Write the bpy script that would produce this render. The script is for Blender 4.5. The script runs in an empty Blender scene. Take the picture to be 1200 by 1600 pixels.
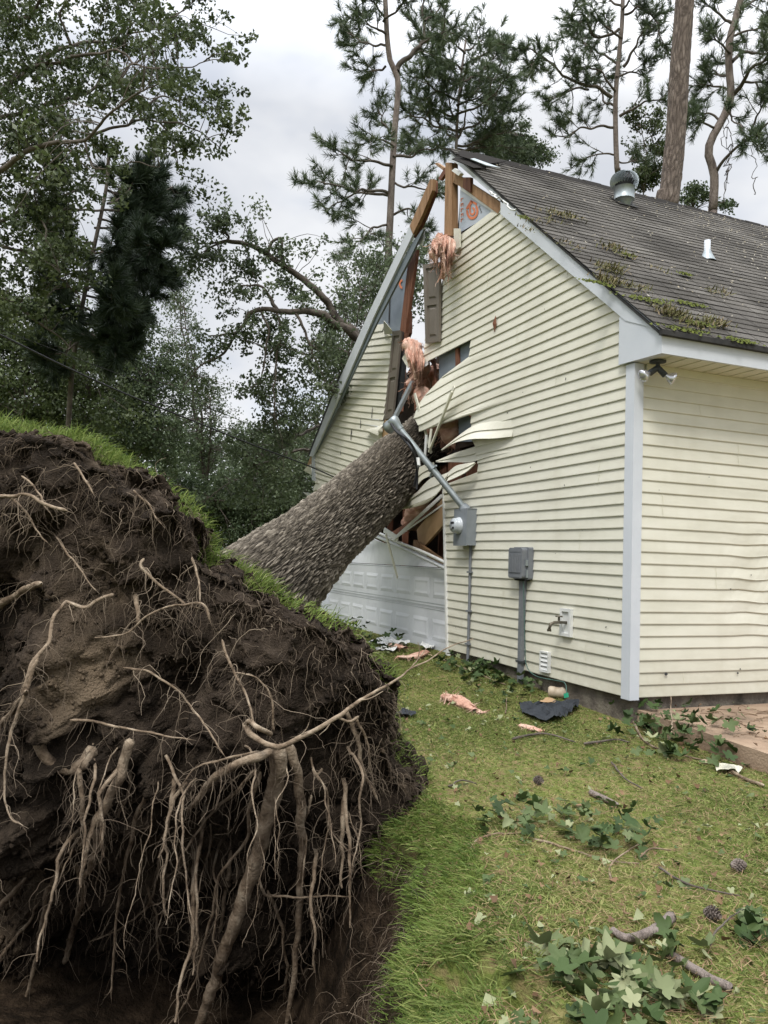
import bpy, math, random
import numpy as np
from mathutils import Matrix, Vector

# ------------------------------------------------------------------ camera, world, sun, exposure
scene = bpy.context.scene
F = 1237.6
YAW, PITCH, ROLL = 1.1879, .0576, .0337
CAM = np.array([5.404, -4.4435, 1.094])
def _rot():
    cy, sy, cp, sp = math.cos(YAW), math.sin(YAW), math.cos(PITCH), math.sin(PITCH)
    d = np.array([-sy*cp, cy*cp, sp]); r = np.array([cy, sy, 0.]); u = np.cross(r, d)
    return math.cos(ROLL)*r + math.sin(ROLL)*u, -math.sin(ROLL)*r + math.cos(ROLL)*u, d
CR, CU, CD = _rot()
cam_data = bpy.data.cameras.new('camera'); cam = bpy.data.objects.new('camera', cam_data)
scene.collection.objects.link(cam); scene.camera = cam
cam_data.sensor_fit = 'VERTICAL'; cam_data.sensor_height = 36; cam_data.lens = 36*F/1600
cam_data.clip_start = .05; cam_data.clip_end = 2000
cam.matrix_world = Matrix([[CR[0], CU[0], -CD[0], CAM[0]], [CR[1], CU[1], -CD[1], CAM[1]], [CR[2], CU[2], -CD[2], CAM[2]], [0, 0, 0, 1]])
scene.render.resolution_x = 768; scene.render.resolution_y = 1024
scene.view_settings.view_transform = 'Standard'; scene.view_settings.look = 'None'
scene.view_settings.gamma = 1; scene.view_settings.exposure = 0.72

SUN_EL, SUN_AZ = math.radians(52), math.radians(-38)      # azimuth measured from +X
world = bpy.data.worlds.new('World'); scene.world = world; world.use_nodes = True
def build_world():
    nt = world.node_tree; nt.nodes.clear(); N = nt.nodes.new; L = nt.links.new
    out = N('ShaderNodeOutputWorld'); bg = N('ShaderNodeBackground'); L(bg.outputs[0], out.inputs[0])
    bg.inputs[1].default_value = .1
    sky = N('ShaderNodeTexSky'); sky.sky_type = 'NISHITA'; sky.sun_disc = False
    sky.sun_elevation = SUN_EL; sky.sun_rotation = math.pi/2 - SUN_AZ
    tc = N('ShaderNodeTexCoord'); sep = N('ShaderNodeSeparateXYZ'); L(tc.outputs['Generated'], sep.inputs[0])
    mp = N('ShaderNodeMapping'); mp.inputs['Scale'].default_value = (1, 1, 1.9); L(tc.outputs['Generated'], mp.inputs[0])
    n1 = N('ShaderNodeTexNoise'); n1.inputs['Scale'].default_value = 2.6; n1.inputs['Detail'].default_value = 5; n1.inputs['Roughness'].default_value = .5
    n1.inputs['Distortion'].default_value = .3
    L(mp.outputs[0], n1.inputs['Vector'])
    r1 = N('ShaderNodeValToRGB'); L(n1.outputs['Fac'], r1.inputs[0])
    e = r1.color_ramp.elements; e[0].position = .34; e[0].color = (4.0, 4.2, 4.6, 1); e[1].position = .60; e[1].color = (5.55, 5.65, 5.85, 1)
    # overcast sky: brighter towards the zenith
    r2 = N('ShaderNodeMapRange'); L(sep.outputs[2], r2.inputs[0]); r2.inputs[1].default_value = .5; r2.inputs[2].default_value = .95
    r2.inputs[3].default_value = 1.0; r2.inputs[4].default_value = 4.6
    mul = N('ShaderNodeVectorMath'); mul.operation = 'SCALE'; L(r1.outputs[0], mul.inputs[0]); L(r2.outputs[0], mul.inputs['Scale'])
    n2 = N('ShaderNodeTexNoise'); n2.inputs['Scale'].default_value = 4.2; n2.inputs['Detail'].default_value = 4
    L(mp.outputs[0], n2.inputs['Vector'])
    r3 = N('ShaderNodeMapRange'); L(n2.outputs['Fac'], r3.inputs[0]); r3.inputs[1].default_value = .3; r3.inputs[2].default_value = .46
    r3.inputs[3].default_value = .72; r3.inputs[4].default_value = 1
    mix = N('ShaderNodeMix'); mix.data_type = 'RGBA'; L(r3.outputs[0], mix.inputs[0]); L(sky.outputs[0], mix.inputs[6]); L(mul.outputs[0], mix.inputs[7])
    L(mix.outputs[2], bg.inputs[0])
build_world()
sd = bpy.data.lights.new('sun', 'SUN'); sd.energy = 1.5; sd.angle = math.radians(14); sd.color = (1, .96, .9)
sun = bpy.data.objects.new('sun', sd); scene.collection.objects.link(sun)
_s = Vector((math.cos(SUN_EL)*math.cos(SUN_AZ), math.cos(SUN_EL)*math.sin(SUN_AZ), math.sin(SUN_EL)))
sun.rotation_euler = _s.to_track_quat('Z', 'Y').to_euler(); sun.location = (0, 0, 30)

rng = np.random.default_rng(7); random.seed(7)
C = .1016                                                  # one siding course

# ------------------------------------------------------------------ geometry helpers
def V3(*a): return np.array(a, float)
def unit(v): v = np.asarray(v, float); return v/max(1e-9, np.linalg.norm(v))
def ray(x, y): return CD + CR*(x-600)/F - CU*(y-800)/F
def W(x, y, dep): return CAM + ray(x, y)*dep
def onplane(x, y, P, n):
    v = ray(x, y); return CAM + v*(np.dot(np.asarray(P)-CAM, n)/np.dot(v, n))
def Y0(x, y, yy=0.): return onplane(x, y, (0, yy, 0), (0, 1, 0))
def Z0(x, y, z=-.22): return onplane(x, y, (0, 0, z), (0, 0, 1))

def _h(ix, iy, iz):
    h = (ix.astype(np.int64)*374761393 + iy.astype(np.int64)*668265263 + iz.astype(np.int64)*2147483647) & 0xffffffff
    h = ((h ^ (h >> 13))*1274126177) & 0xffffffff
    return ((h ^ (h >> 16)) & 0xffffff)/float(0xffffff)
def vnoise(p):
    p = np.asarray(p, float); i = np.floor(p); f = p-i; f = f*f*(3-2*f); i = i.astype(np.int64)
    r = 0
    for dx in (0, 1):
        for dy in (0, 1):
            for dz in (0, 1):
                w = (f[:, 0] if dx else 1-f[:, 0])*(f[:, 1] if dy else 1-f[:, 1])*(f[:, 2] if dz else 1-f[:, 2])
                r = r + w*_h(i[:, 0]+dx, i[:, 1]+dy, i[:, 2]+dz)
    return r*2-1
def fbm(p, o=4, g=.5):
    p = np.asarray(p, float); s = 0; a = 1; t = 0
    for k in range(o): s = s + a*vnoise(p*2**k+k*17.3); t += a; a *= g
    return s/t
def worley(p):
    p = np.asarray(p, float); i = np.floor(p).astype(np.int64); f1 = np.full(len(p), 9.); f2 = np.full(len(p), 9.); cid = np.zeros(len(p))
    for dx in (-1, 0, 1):
        for dy in (-1, 0, 1):
            for dz in (-1, 0, 1):
                a, b, c = i[:, 0]+dx, i[:, 1]+dy, i[:, 2]+dz
                q = np.stack([a+_h(a, b, c), b+_h(a+71, b, c), c+_h(a, b+37, c)], 1)
                d = np.linalg.norm(q-p, axis=1); n = d < f1
                f2 = np.where(n, f1, np.minimum(f2, d)); cid = np.where(n, _h(a, b+5, c+9), cid); f1 = np.where(n, d, f1)
    return f1, f2, cid

def base_of(o):
    while o is not None:
        if 'bx' in o: return np.array([o['bx'], o['by'], o['bz']])
        o = o.parent
    return np.zeros(3)
def mesh_obj(name, v, f, mat, parent=None, smooth=False, tint=None, label=None):
    """v in world coordinates; f = int array of equal-length faces, or a list of faces"""
    me = bpy.data.meshes.new(name); v = np.asarray(v, float).reshape(-1, 3) - base_of(parent)
    if isinstance(f, np.ndarray):
        nf, k = f.shape
        me.vertices.add(len(v)); me.vertices.foreach_set('co', v.ravel())
        me.loops.add(nf*k); me.loops.foreach_set('vertex_index', f.ravel().astype(np.int32))
        me.polygons.add(nf); me.polygons.foreach_set('loop_start', np.arange(0, nf*k, k, dtype=np.int32))
        me.polygons.foreach_set('loop_total', np.full(nf, k, dtype=np.int32)); me.update(calc_edges=True)
    else:
        me.from_pydata(v.tolist(), [], f); me.update()
    me.validate()
    if tint is not None:
        at = me.attributes.new('tint', 'FLOAT', 'POINT'); at.data.foreach_set('value', np.asarray(tint, np.float32))
    if smooth: me.polygons.foreach_set('use_smooth', np.ones(len(me.polygons), bool))
    me.materials.append(mat)
    o = bpy.data.objects.new(name, me); scene.collection.objects.link(o)
    if parent is not None: o.parent = parent
    if label: o['label'] = label
    return o
def thing(name, label, cat, loc, group=None):
    o = bpy.data.objects.new(name, None); scene.collection.objects.link(o); o.location = loc
    o['bx'], o['by'], o['bz'] = [float(c) for c in loc]
    o['label'] = label; o['category'] = cat
    if group: o['group'] = group
    return o
def tag(o, label, cat, group=None, kind=None):
    o['label'] = label; o['category'] = cat
    if group: o['group'] = group
    if kind: o['kind'] = kind
    return o
class MB:
    def __init__(s): s.v = []; s.f = []; s.t = []
    def add(s, v, f, t=0.):
        n = len(s.v); s.v += [tuple(map(float, p)) for p in v]; s.f += [tuple(i+n for i in q) for q in f]; s.t += [t]*len(v); return s
    def prism(s, pts, off, t=0.):
        """polygon pts (3D) extruded by vector off"""
        k = len(pts); a = [np.asarray(p, float) for p in pts]; b = [p+off for p in a]
        fs = [tuple(range(k)), tuple(range(2*k-1, k-1, -1))] + [(i, i+k, (i+1) % k+k, (i+1) % k) for i in range(k)]
        return s.add(a+b, fs, t)
    def box(s, c, ex, ey, ez, t=0.):
        """centre c, half-extent vectors"""
        c = np.asarray(c, float); ex, ey, ez = map(lambda q: np.asarray(q, float), (ex, ey, ez))
        v = [c+i*ex+j*ey+k*ez for i in (-1, 1) for j in (-1, 1) for k in (-1, 1)]
        return s.add(v, [(0, 1, 3, 2), (4, 6, 7, 5), (0, 4, 5, 1), (2, 3, 7, 6), (0, 2, 6, 4), (1, 5, 7, 3)], t)
    def aabox(s, x0, x1, y0, y1, z0, z1, t=0.):
        return s.box(((x0+x1)/2, (y0+y1)/2, (z0+z1)/2), ((x1-x0)/2, 0, 0), (0, (y1-y0)/2, 0), (0, 0, (z1-z0)/2), t)
    def beam(s, a, b, w, h, up=(0, 0, 1), t=0.):
        a = np.asarray(a, float); b = np.asarray(b, float); d = unit(b-a); sx = unit(np.cross(d, up)); sy = np.cross(sx, d)
        return s.box((a+b)/2, (b-a)/2, sx*w/2, sy*h/2, t)
    def tube(s, pts, r, n=8, t=0., cap=True):
        v, f = tube(pts, r, n); b = len(s.v); s.add(v, [tuple(q) for q in f.tolist()], t)
        if cap:
            k = len(pts); s.f.append(tuple(b+i for i in range(n))[::-1]); s.f.append(tuple(b+(k-1)*n+i for i in range(n)))
        return s
    def lathe(s, c, ax, prof, n=24, t=0.):
        """prof list of (along, radius) about axis ax from c"""
        ax = unit(ax); e = unit(np.cross(ax, (0, 0, 1) if abs(ax[2]) < .9 else (1, 0, 0))); g = np.cross(ax, e); c = np.asarray(c, float)
        v = [c+ax*h+(e*math.cos(2*math.pi*i/n)+g*math.sin(2*math.pi*i/n))*r for h, r in prof for i in range(n)]
        f = [(j*n+i, j*n+(i+1) % n, (j+1)*n+(i+1) % n, (j+1)*n+i) for j in range(len(prof)-1) for i in range(n)]
        return s.add(v, f, t)
    def obj(s, name, mat, parent=None, smooth=False, label=None):
        return mesh_obj(name, s.v, s.f, mat, parent, smooth, s.t, label)
def frames(pts):
    pts = np.asarray(pts, float); t = np.gradient(pts, axis=0); t /= np.maximum(1e-9, np.linalg.norm(t, axis=1))[:, None]
    ref = V3(0, 0, 1) if abs(t[0][2]) < .9 else V3(1, 0, 0)
    e = np.zeros_like(pts); u = unit(np.cross(t[0], ref))
    for i in range(len(pts)):
        u = unit(u - t[i]*np.dot(u, t[i])); e[i] = u
    return t, e, np.cross(t, e)
def tube(pts, r, n=8):
    pts = np.asarray(pts, float); r = np.broadcast_to(np.asarray(r, float), (len(pts),)); t, e, g = frames(pts)
    a = np.arange(n)*2*math.pi/n
    v = pts[:, None]+(e[:, None]*np.cos(a)[None, :, None]+g[:, None]*np.sin(a)[None, :, None])*r[:, None, None]
    k = len(pts); i = np.arange(k-1)[:, None]*n; j = np.arange(n)[None]; j2 = (j+1) % n
    f = np.stack([i+j, i+j2, i+n+j2, i+n+j], -1).reshape(-1, 4)
    return v.reshape(-1, 3), f
def spline(pts, n):
    """Catmull-Rom resample, works for points of any dimension"""
    p = np.asarray(pts, float)
    if len(p) < 3: return p[0]+(p[-1]-p[0])*np.linspace(0, 1, n)[:, None]
    q = np.vstack([2*p[0]-p[1], p, 2*p[-1]-p[-2]]); L = np.linalg.norm(np.diff(p[:, :3], axis=0), axis=1); s = np.concatenate([[0], np.cumsum(L)]); s /= s[-1]
    o = []
    for u in np.linspace(0, 1, n):
        k = min(len(p)-2, max(0, np.searchsorted(s, u, 'right')-1)); t = (u-s[k])/max(1e-9, s[k+1]-s[k]); a, b, c, d = q[k:k+4]
        o.append(.5*((2*b)+(c-a)*t+(2*a-5*b+4*c-d)*t*t+(3*b-a-3*c+d)*t**3))
    return np.array(o)
class Soup:
    """big numpy collector of quads"""
    def __init__(s): s.v = []; s.f = []; s.t = []; s.n = 0
    def add(s, v, f, t=None):
        v = np.asarray(v).reshape(-1, 3); s.v.append(v); s.f.append(np.asarray(f)+s.n); s.n += len(v)
        s.t.append(np.zeros(len(v)) if t is None else np.broadcast_to(t, (len(v),)))
    def tube(s, pts, r, n=5, t=None): v, f = tube(pts, r, n); s.add(v, f, t)
    def obj(s, name, mat, parent=None, smooth=False, label=None):
        return mesh_obj(name, np.vstack(s.v), np.vstack(s.f), mat, parent, smooth, np.concatenate(s.t), label)
def randdir(n):
    v = rng.normal(size=(n, 3)); return v/np.linalg.norm(v, axis=1)[:, None]
def normrows(v): return v/np.maximum(1e-9, np.linalg.norm(v, axis=1))[:, None]

# ------------------------------------------------------------------ materials
def mat(name, cols, rough=.8, scale=3., bump=0., bscale=40., stretch=(1, 1, 1), tintcols=None, tintmix=.5, spec=.3, metallic=0., detail=6, transl=0., ramp=(.3, .7), bdist=.02):
    """procedural: noise colour ramp over cols, optional 'tint' attribute ramp, noise bump"""
    m = bpy.data.materials.new(name); m.use_nodes = True; nt = m.node_tree; N = nt.nodes.new; L = nt.links.new
    b = nt.nodes['Principled BSDF']; b.inputs['Roughness'].default_value = rough; b.inputs['Metallic'].default_value = metallic
    b.inputs['Specular IOR Level'].default_value = spec
    tc = N('ShaderNodeTexCoord'); mp = N('ShaderNodeMapping'); mp.inputs['Scale'].default_value = stretch; L(tc.outputs['Object'], mp.inputs[0])
    n = N('ShaderNodeTexNoise'); n.inputs['Scale'].default_value = scale; n.inputs['Detail'].default_value = detail; n.inputs['Roughness'].default_value = .6
    L(mp.outputs[0], n.inputs['Vector'])
    r = N('ShaderNodeValToRGB'); L(n.outputs['Fac'], r.inputs[0]); e = r.color_ramp.elements
    k = len(cols)
    e[0].position = ramp[0]; e[0].color = (*cols[0], 1); e[1].position = ramp[1]; e[1].color = (*cols[-1], 1)
    for i in range(1, k-1): q = e.new(ramp[0]+(ramp[1]-ramp[0])*i/(k-1)); q.color = (*cols[i], 1)
    col = r.outputs[0]
    if tintcols:
        at = N('ShaderNodeAttribute'); at.attribute_name = 'tint'; r2 = N('ShaderNodeValToRGB'); L(at.outputs['Fac'], r2.inputs[0]); e = r2.color_ramp.elements
        e[0].position = 0; e[0].color = (*tintcols[0], 1); e[1].position = 1; e[1].color = (*tintcols[-1], 1)
        for i in range(1, len(tintcols)-1): q = e.new(i/(len(tintcols)-1)); q.color = (*tintcols[i], 1)
        mx = N('ShaderNodeMix'); mx.data_type = 'RGBA'; mx.inputs[0].default_value = tintmix; L(col, mx.inputs[6]); L(r2.outputs[0], mx.inputs[7]); col = mx.outputs[2]
    L(col, b.inputs['Base Color'])
    if bump:
        n2 = N('ShaderNodeTexNoise'); n2.inputs['Scale'].default_value = bscale; n2.inputs['Detail'].default_value = 6; L(mp.outputs[0], n2.inputs['Vector'])
        bp = N('ShaderNodeBump'); bp.inputs['Strength'].default_value = bump; bp.inputs['Distance'].default_value = bdist; L(n2.outputs['Fac'], bp.inputs['Height']); L(bp.outputs[0], b.inputs['Normal'])
    if transl:
        tr = N('ShaderNodeBsdfTranslucent'); L(col, tr.inputs[0]); ms = N('ShaderNodeMixShader'); ms.inputs[0].default_value = transl
        out = nt.nodes['Material Output']; L(b.outputs[0], ms.inputs[1]); L(tr.outputs[0], ms.inputs[2]); L(ms.outputs[0], out.inputs[0])
    return m
M = {}
M['siding'] = mat('cream_vinyl', [(.53, .515, .425), (.60, .585, .49), (.64, .625, .535)], .5, 1.3, .05, 60, (1, 1, 4), spec=.35)
M['trim'] = mat('pale_blue_grey_trim', [(.50, .53, .57), (.57, .595, .63)], .45, 2, .02, 50, spec=.4)
M['white_vinyl'] = mat('white_vinyl', [(.58, .59, .57), (.7, .7, .68)], .45, 6)
M['soffit'] = mat('soffit_vinyl', [(.55, .54, .43), (.62, .6, .48)], .6, 3)
M['concrete'] = mat('foundation_concrete', [(.05, .045, .035), (.13, .11, .09), (.2, .18, .14)], .95, 6, .6, 45)
M['patio'] = mat('tan_patio_concrete', [(.13, .095, .065), (.27, .19, .13), (.36, .27, .19)], .9, 2.2, .4, 60)
M['shingle'] = None
M['darkedge'] = mat('dark_drip_edge', [(.02, .02, .02), (.04, .038, .035)], .8, 8)
M['lumber'] = mat('weathered_lumber', [(.16, .085, .04), (.28, .165, .085), (.34, .2, .11)], .8, 3, .3, 30, (6, 6, 1))
M['redlumber'] = mat('reddish_brown_lumber', [(.07, .028, .015), (.15, .062, .035), (.2, .09, .05)], .8, 3, .3, 30, (6, 6, 1))
M['pine'] = mat('broken_pine_board', [(.3, .19, .1), (.42, .28, .16)], .8, 4, .2, 30)
M['foam'] = mat('foam_sheathing', [(.36, .4, .45), (.46, .5, .56)], .5, 3, spec=.4)
M['foamgrey'] = mat('grey_sheathing', [(.13, .155, .18), (.2, .23, .26)], .6, 3)
M['orange'] = mat('orange_print', [(.55, .16, .07), (.62, .2, .09)], .6, 8)
M['pink'] = mat('pink_insulation', [(.46, .22, .16), (.62, .36, .28), (.7, .48, .38)], .98, 7, .9, 120, bdist=.02, tintcols=[(.42, .21, .14), (.66, .42, .32), (.78, .62, .50)], tintmix=.65, spec=.05)
M['shutter'] = mat('taupe_shutter', [(.125, .108, .088), (.165, .142, .118)], .55, 3)
M['door'] = mat('white_garage_door', [(.46, .48, .5), (.56, .58, .6), (.6, .62, .63)], .5, 1.6)
M['galv'] = mat('galvanised_steel', [(.24, .27, .28), (.36, .4, .41)], .42, 12, spec=.5, metallic=.6)
M['grey'] = mat('grey_plastic_box', [(.13, .14, .155), (.18, .19, .2)], .5, 8)
M['meterbox'] = mat('grey_painted_steel', [(.17, .19, .205), (.22, .24, .255)], .45, 8)
M['glass'] = mat('meter_glass', [(.35, .38, .4), (.5, .53, .55)], .12, 20, spec=.6)
M['black'] = mat('black_rubber', [(.012, .012, .014), (.022, .022, .024)], .6, 20)
M['bronze'] = mat('dark_bronze_metal', [(.03, .034, .036), (.05, .055, .058)], .5, 20)
M['bulb'] = mat('silver_bulb', [(.55, .55, .58), (.75, .75, .78)], .2, 9, spec=.7, metallic=.7)
M['brass'] = mat('dull_brass', [(.1, .085, .06), (.18, .16, .13)], .5, 40, metallic=.5)
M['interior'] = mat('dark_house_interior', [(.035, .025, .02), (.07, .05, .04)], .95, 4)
M['bark'] = mat('grey_brown_bark', [(.06, .05, .042), (.12, .102, .082)], .95, 9, 1., 120, tintcols=[(.018, .015, .011), (.20, .172, .135), (.56, .50, .41)], tintmix=.9, spec=.15)
M['pinebark'] = mat('pine_bark', [(.09, .07, .06), (.19, .155, .135), (.25, .21, .185)], .95, 2.5, .8, 14, (3, 3, .8), bdist=.05)
M['platebark'] = mat('plated_pine_bark', [(.12, .095, .08), (.22, .18, .155)], .95, 6, .9, 60, tintcols=[(.05, .038, .03), (.19, .15, .125), (.36, .31, .265)], tintmix=.75, bdist=.03)
M['limb'] = mat('limb_bark', [(.05, .04, .032), (.13, .11, .09)], .95, 6, .5, 30)
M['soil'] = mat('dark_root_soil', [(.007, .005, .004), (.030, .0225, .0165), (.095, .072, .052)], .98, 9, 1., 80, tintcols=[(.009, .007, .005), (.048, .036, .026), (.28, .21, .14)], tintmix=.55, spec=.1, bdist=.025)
M['root'] = mat('pale_root', [(.05, .035, .024), (.17, .125, .085), (.27, .21, .15), (.40, .33, .245)], .9, 11, .9, 70, spec=.15, bdist=.01)
M['hairroot'] = mat('fine_root', [(.05, .033, .02), (.12, .083, .053)], .95, 8, tintcols=[(.03, .022, .016), (.10, .076, .056), (.30, .24, .175)], tintmix=.85, spec=.1)
GR = [(.085, .125, .03), (.19, .235, .065), (.30, .325, .105), (.42, .40, .16), (.48, .39, .2)]
M['grass'] = mat('lawn_grass', [(.07, .115, .022), (.12, .16, .04)], .7, 3, tintcols=GR, tintmix=.7, spec=.2, transl=.3)
M['turf'] = mat('fresh_turf_grass', [(.08, .16, .02), (.13, .22, .03)], .6, 3, tintcols=[(.055, .095, .02), (.14, .20, .04), (.27, .31, .09)], tintmix=.85, spec=.25, transl=.35)
M['straw'] = mat('straw', [(.15, .095, .05), (.28, .2, .11)], .9, 5, tintcols=[(.06, .03, .016), (.15, .085, .045), (.3, .22, .12)], tintmix=.8)
M['leaf'] = mat('broadleaf', [(.04, .06, .02), (.075, .10, .035)], .5, 2, tintcols=[(.03, .045, .018), (.07, .095, .035), (.15, .18, .07)], tintmix=.6, spec=.4, transl=.3)
M['oakleaf'] = mat('oak_leaf', [(.065, .09, .045), (.11, .145, .075)], .5, 1, tintcols=[(.045, .062, .03), (.10, .135, .065), (.2, .24, .135)], tintmix=.6, spec=.4, transl=.3)
M['farleaf'] = mat('far_leaf', [(.05, .075, .035), (.085, .115, .055)], .6, 1, tintcols=[(.035, .055, .028), (.08, .11, .052), (.16, .2, .10)], tintmix=.6, spec=.3, transl=.25)
M['needle'] = mat('pine_needles', [(.035, .058, .03), (.06, .09, .045)], .55, 1, tintcols=[(.05, .072, .04), (.10, .135, .07), (.19, .225, .125)], tintmix=.75, spec=.3, transl=.25)
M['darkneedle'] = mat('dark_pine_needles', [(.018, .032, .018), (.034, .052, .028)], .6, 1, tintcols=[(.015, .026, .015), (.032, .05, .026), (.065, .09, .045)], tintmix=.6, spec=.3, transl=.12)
M['maple'] = mat('fallen_green_leaf', [(.035, .06, .018), (.075, .11, .035)], .62, 6, tintcols=[(.012, .026, .008), (.04, .072, .02), (.10, .13, .05), (.34, .35, .2)], tintmix=.75, spec=.22, transl=.15)
M['moss'] = mat('moss', [(.06, .075, .015), (.13, .15, .025)], .95, 20, .8, 90)
M['tarp'] = mat('black_felt', [(.015, .018, .022), (.03, .034, .04)], .85, 9, .4, 30)
M['clay'] = mat('pale_clay', [(.2, .13, .07), (.36, .26, .14)], .95, 7, .9, 40)
M['green'] = mat('green_tag', [(.03, .35, .2), (.05, .42, .26)], .5, 9)
M['wire'] = mat('teal_wire', [(.05, .1, .085), (.08, .15, .125)], .6, 9)
M['block'] = mat('concrete_block', [(.16, .14, .11), (.27, .24, .19)], .95, 12, .6, 50)

def grime(m):
    """stains of their own shape: faint runs down the boards and splashed soil near the ground"""
    nt = m.node_tree; N = nt.nodes.new; L = nt.links.new; b = nt.nodes['Principled BSDF']; src = b.inputs['Base Color'].links[0].from_socket
    g = N('ShaderNodeNewGeometry'); sep = N('ShaderNodeSeparateXYZ'); L(g.outputs['Position'], sep.inputs[0])
    mp = N('ShaderNodeMapping'); mp.inputs['Scale'].default_value = (5, 5, .8); L(g.outputs['Position'], mp.inputs[0])
    n = N('ShaderNodeTexNoise'); n.inputs['Scale'].default_value = 1; n.inputs['Detail'].default_value = 7; L(mp.outputs[0], n.inputs['Vector'])
    r = N('ShaderNodeMapRange'); L(n.outputs['Fac'], r.inputs[0]); r.inputs[1].default_value = .5; r.inputs[2].default_value = .75; r.inputs[3].default_value = 0; r.inputs[4].default_value = .13
    n2 = N('ShaderNodeTexNoise'); n2.inputs['Scale'].default_value = 14; n2.inputs['Detail'].default_value = 8; L(g.outputs['Position'], n2.inputs['Vector'])
    h = N('ShaderNodeMapRange'); L(sep.outputs[2], h.inputs[0]); h.inputs[1].default_value = .45; h.inputs[2].default_value = -.02; h.inputs[3].default_value = 0; h.inputs[4].default_value = .6
    mu = N('ShaderNodeMath'); mu.operation = 'MULTIPLY'; L(n2.outputs['Fac'], mu.inputs[0]); L(h.outputs[0], mu.inputs[1])
    ad = N('ShaderNodeMath'); ad.operation = 'ADD'; ad.use_clamp = True; L(mu.outputs[0], ad.inputs[0]); L(r.outputs[0], ad.inputs[1])
    mx = N('ShaderNodeMix'); mx.data_type = 'RGBA'; L(ad.outputs[0], mx.inputs[0]); L(src, mx.inputs[6]); mx.inputs[7].default_value = (.36, .33, .23, 1); L(mx.outputs[2], b.inputs['Base Color'])
grime(M['siding'])

def shingle_mat():
    m = bpy.data.materials.new('asphalt_shingles'); m.use_nodes = True; nt = m.node_tree; N = nt.nodes.new; L = nt.links.new
    b = nt.nodes['Principled BSDF']; b.inputs['Roughness'].default_value = .95; b.inputs['Specular IOR Level'].default_value = .15
    uv = N('ShaderNodeUVMap'); uv.uv_map = 'slope'
    br = N('ShaderNodeTexBrick'); L(uv.outputs[0], br.inputs[0]); br.inputs['Scale'].default_value = 1
    br.inputs['Brick Width'].default_value = .3; br.inputs['Row Height'].default_value = .13; br.inputs['Mortar Size'].default_value = .007; br.offset = .5
    br.inputs['Color1'].default_value = (.082, .077, .07, 1); br.inputs['Color2'].default_value = (.105, .1, .092, 1); br.inputs['Mortar'].default_value = (.016, .014, .012, 1)
    br.inputs['Mortar Smooth'].default_value = .3
    n = N('ShaderNodeTexNoise'); n.inputs['Scale'].default_value = 1.3; n.inputs['Detail'].default_value = 7; L(uv.outputs[0], n.inputs['Vector'])
    r = N('ShaderNodeValToRGB'); L(n.outputs['Fac'], r.inputs[0]); e = r.color_ramp.elements
    e[0].position = .35; e[0].color = (.55, .53, .5, 1); e[1].position = .7; e[1].color = (1.45, 1.42, 1.38, 1)
    mx = N('ShaderNodeMix'); mx.data_type = 'RGBA'; mx.blend_type = 'MULTIPLY'; mx.inputs[0].default_value = 1; L(br.outputs[0], mx.inputs[6]); L(r.outputs[0], mx.inputs[7])
    g = N('ShaderNodeTexNoise'); g.inputs['Scale'].default_value = 90; g.inputs['Detail'].default_value = 3; L(uv.outputs[0], g.inputs['Vector'])
    r2 = N('ShaderNodeValToRGB'); L(g.outputs['Fac'], r2.inputs[0]); e = r2.color_ramp.elements
    e[0].position = .35; e[0].color = (.6, .6, .6, 1); e[1].position = .7; e[1].color = (1.5, 1.5, 1.5, 1)
    m2 = N('ShaderNodeMix'); m2.data_type = 'RGBA'; m2.blend_type = 'MULTIPLY'; m2.inputs[0].default_value = 1; L(mx.outputs[2], m2.inputs[6]); L(r2.outputs[0], m2.inputs[7])
    L(m2.outputs[2], b.inputs['Base Color'])
    bp = N('ShaderNodeBump'); bp.inputs['Strength'].default_value = .6; bp.inputs['Distance'].default_value = .01; L(g.outputs['Fac'], bp.inputs['Height']); L(bp.outputs[0], b.inputs['Normal'])
    return m
M['shingle'] = shingle_mat()

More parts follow.
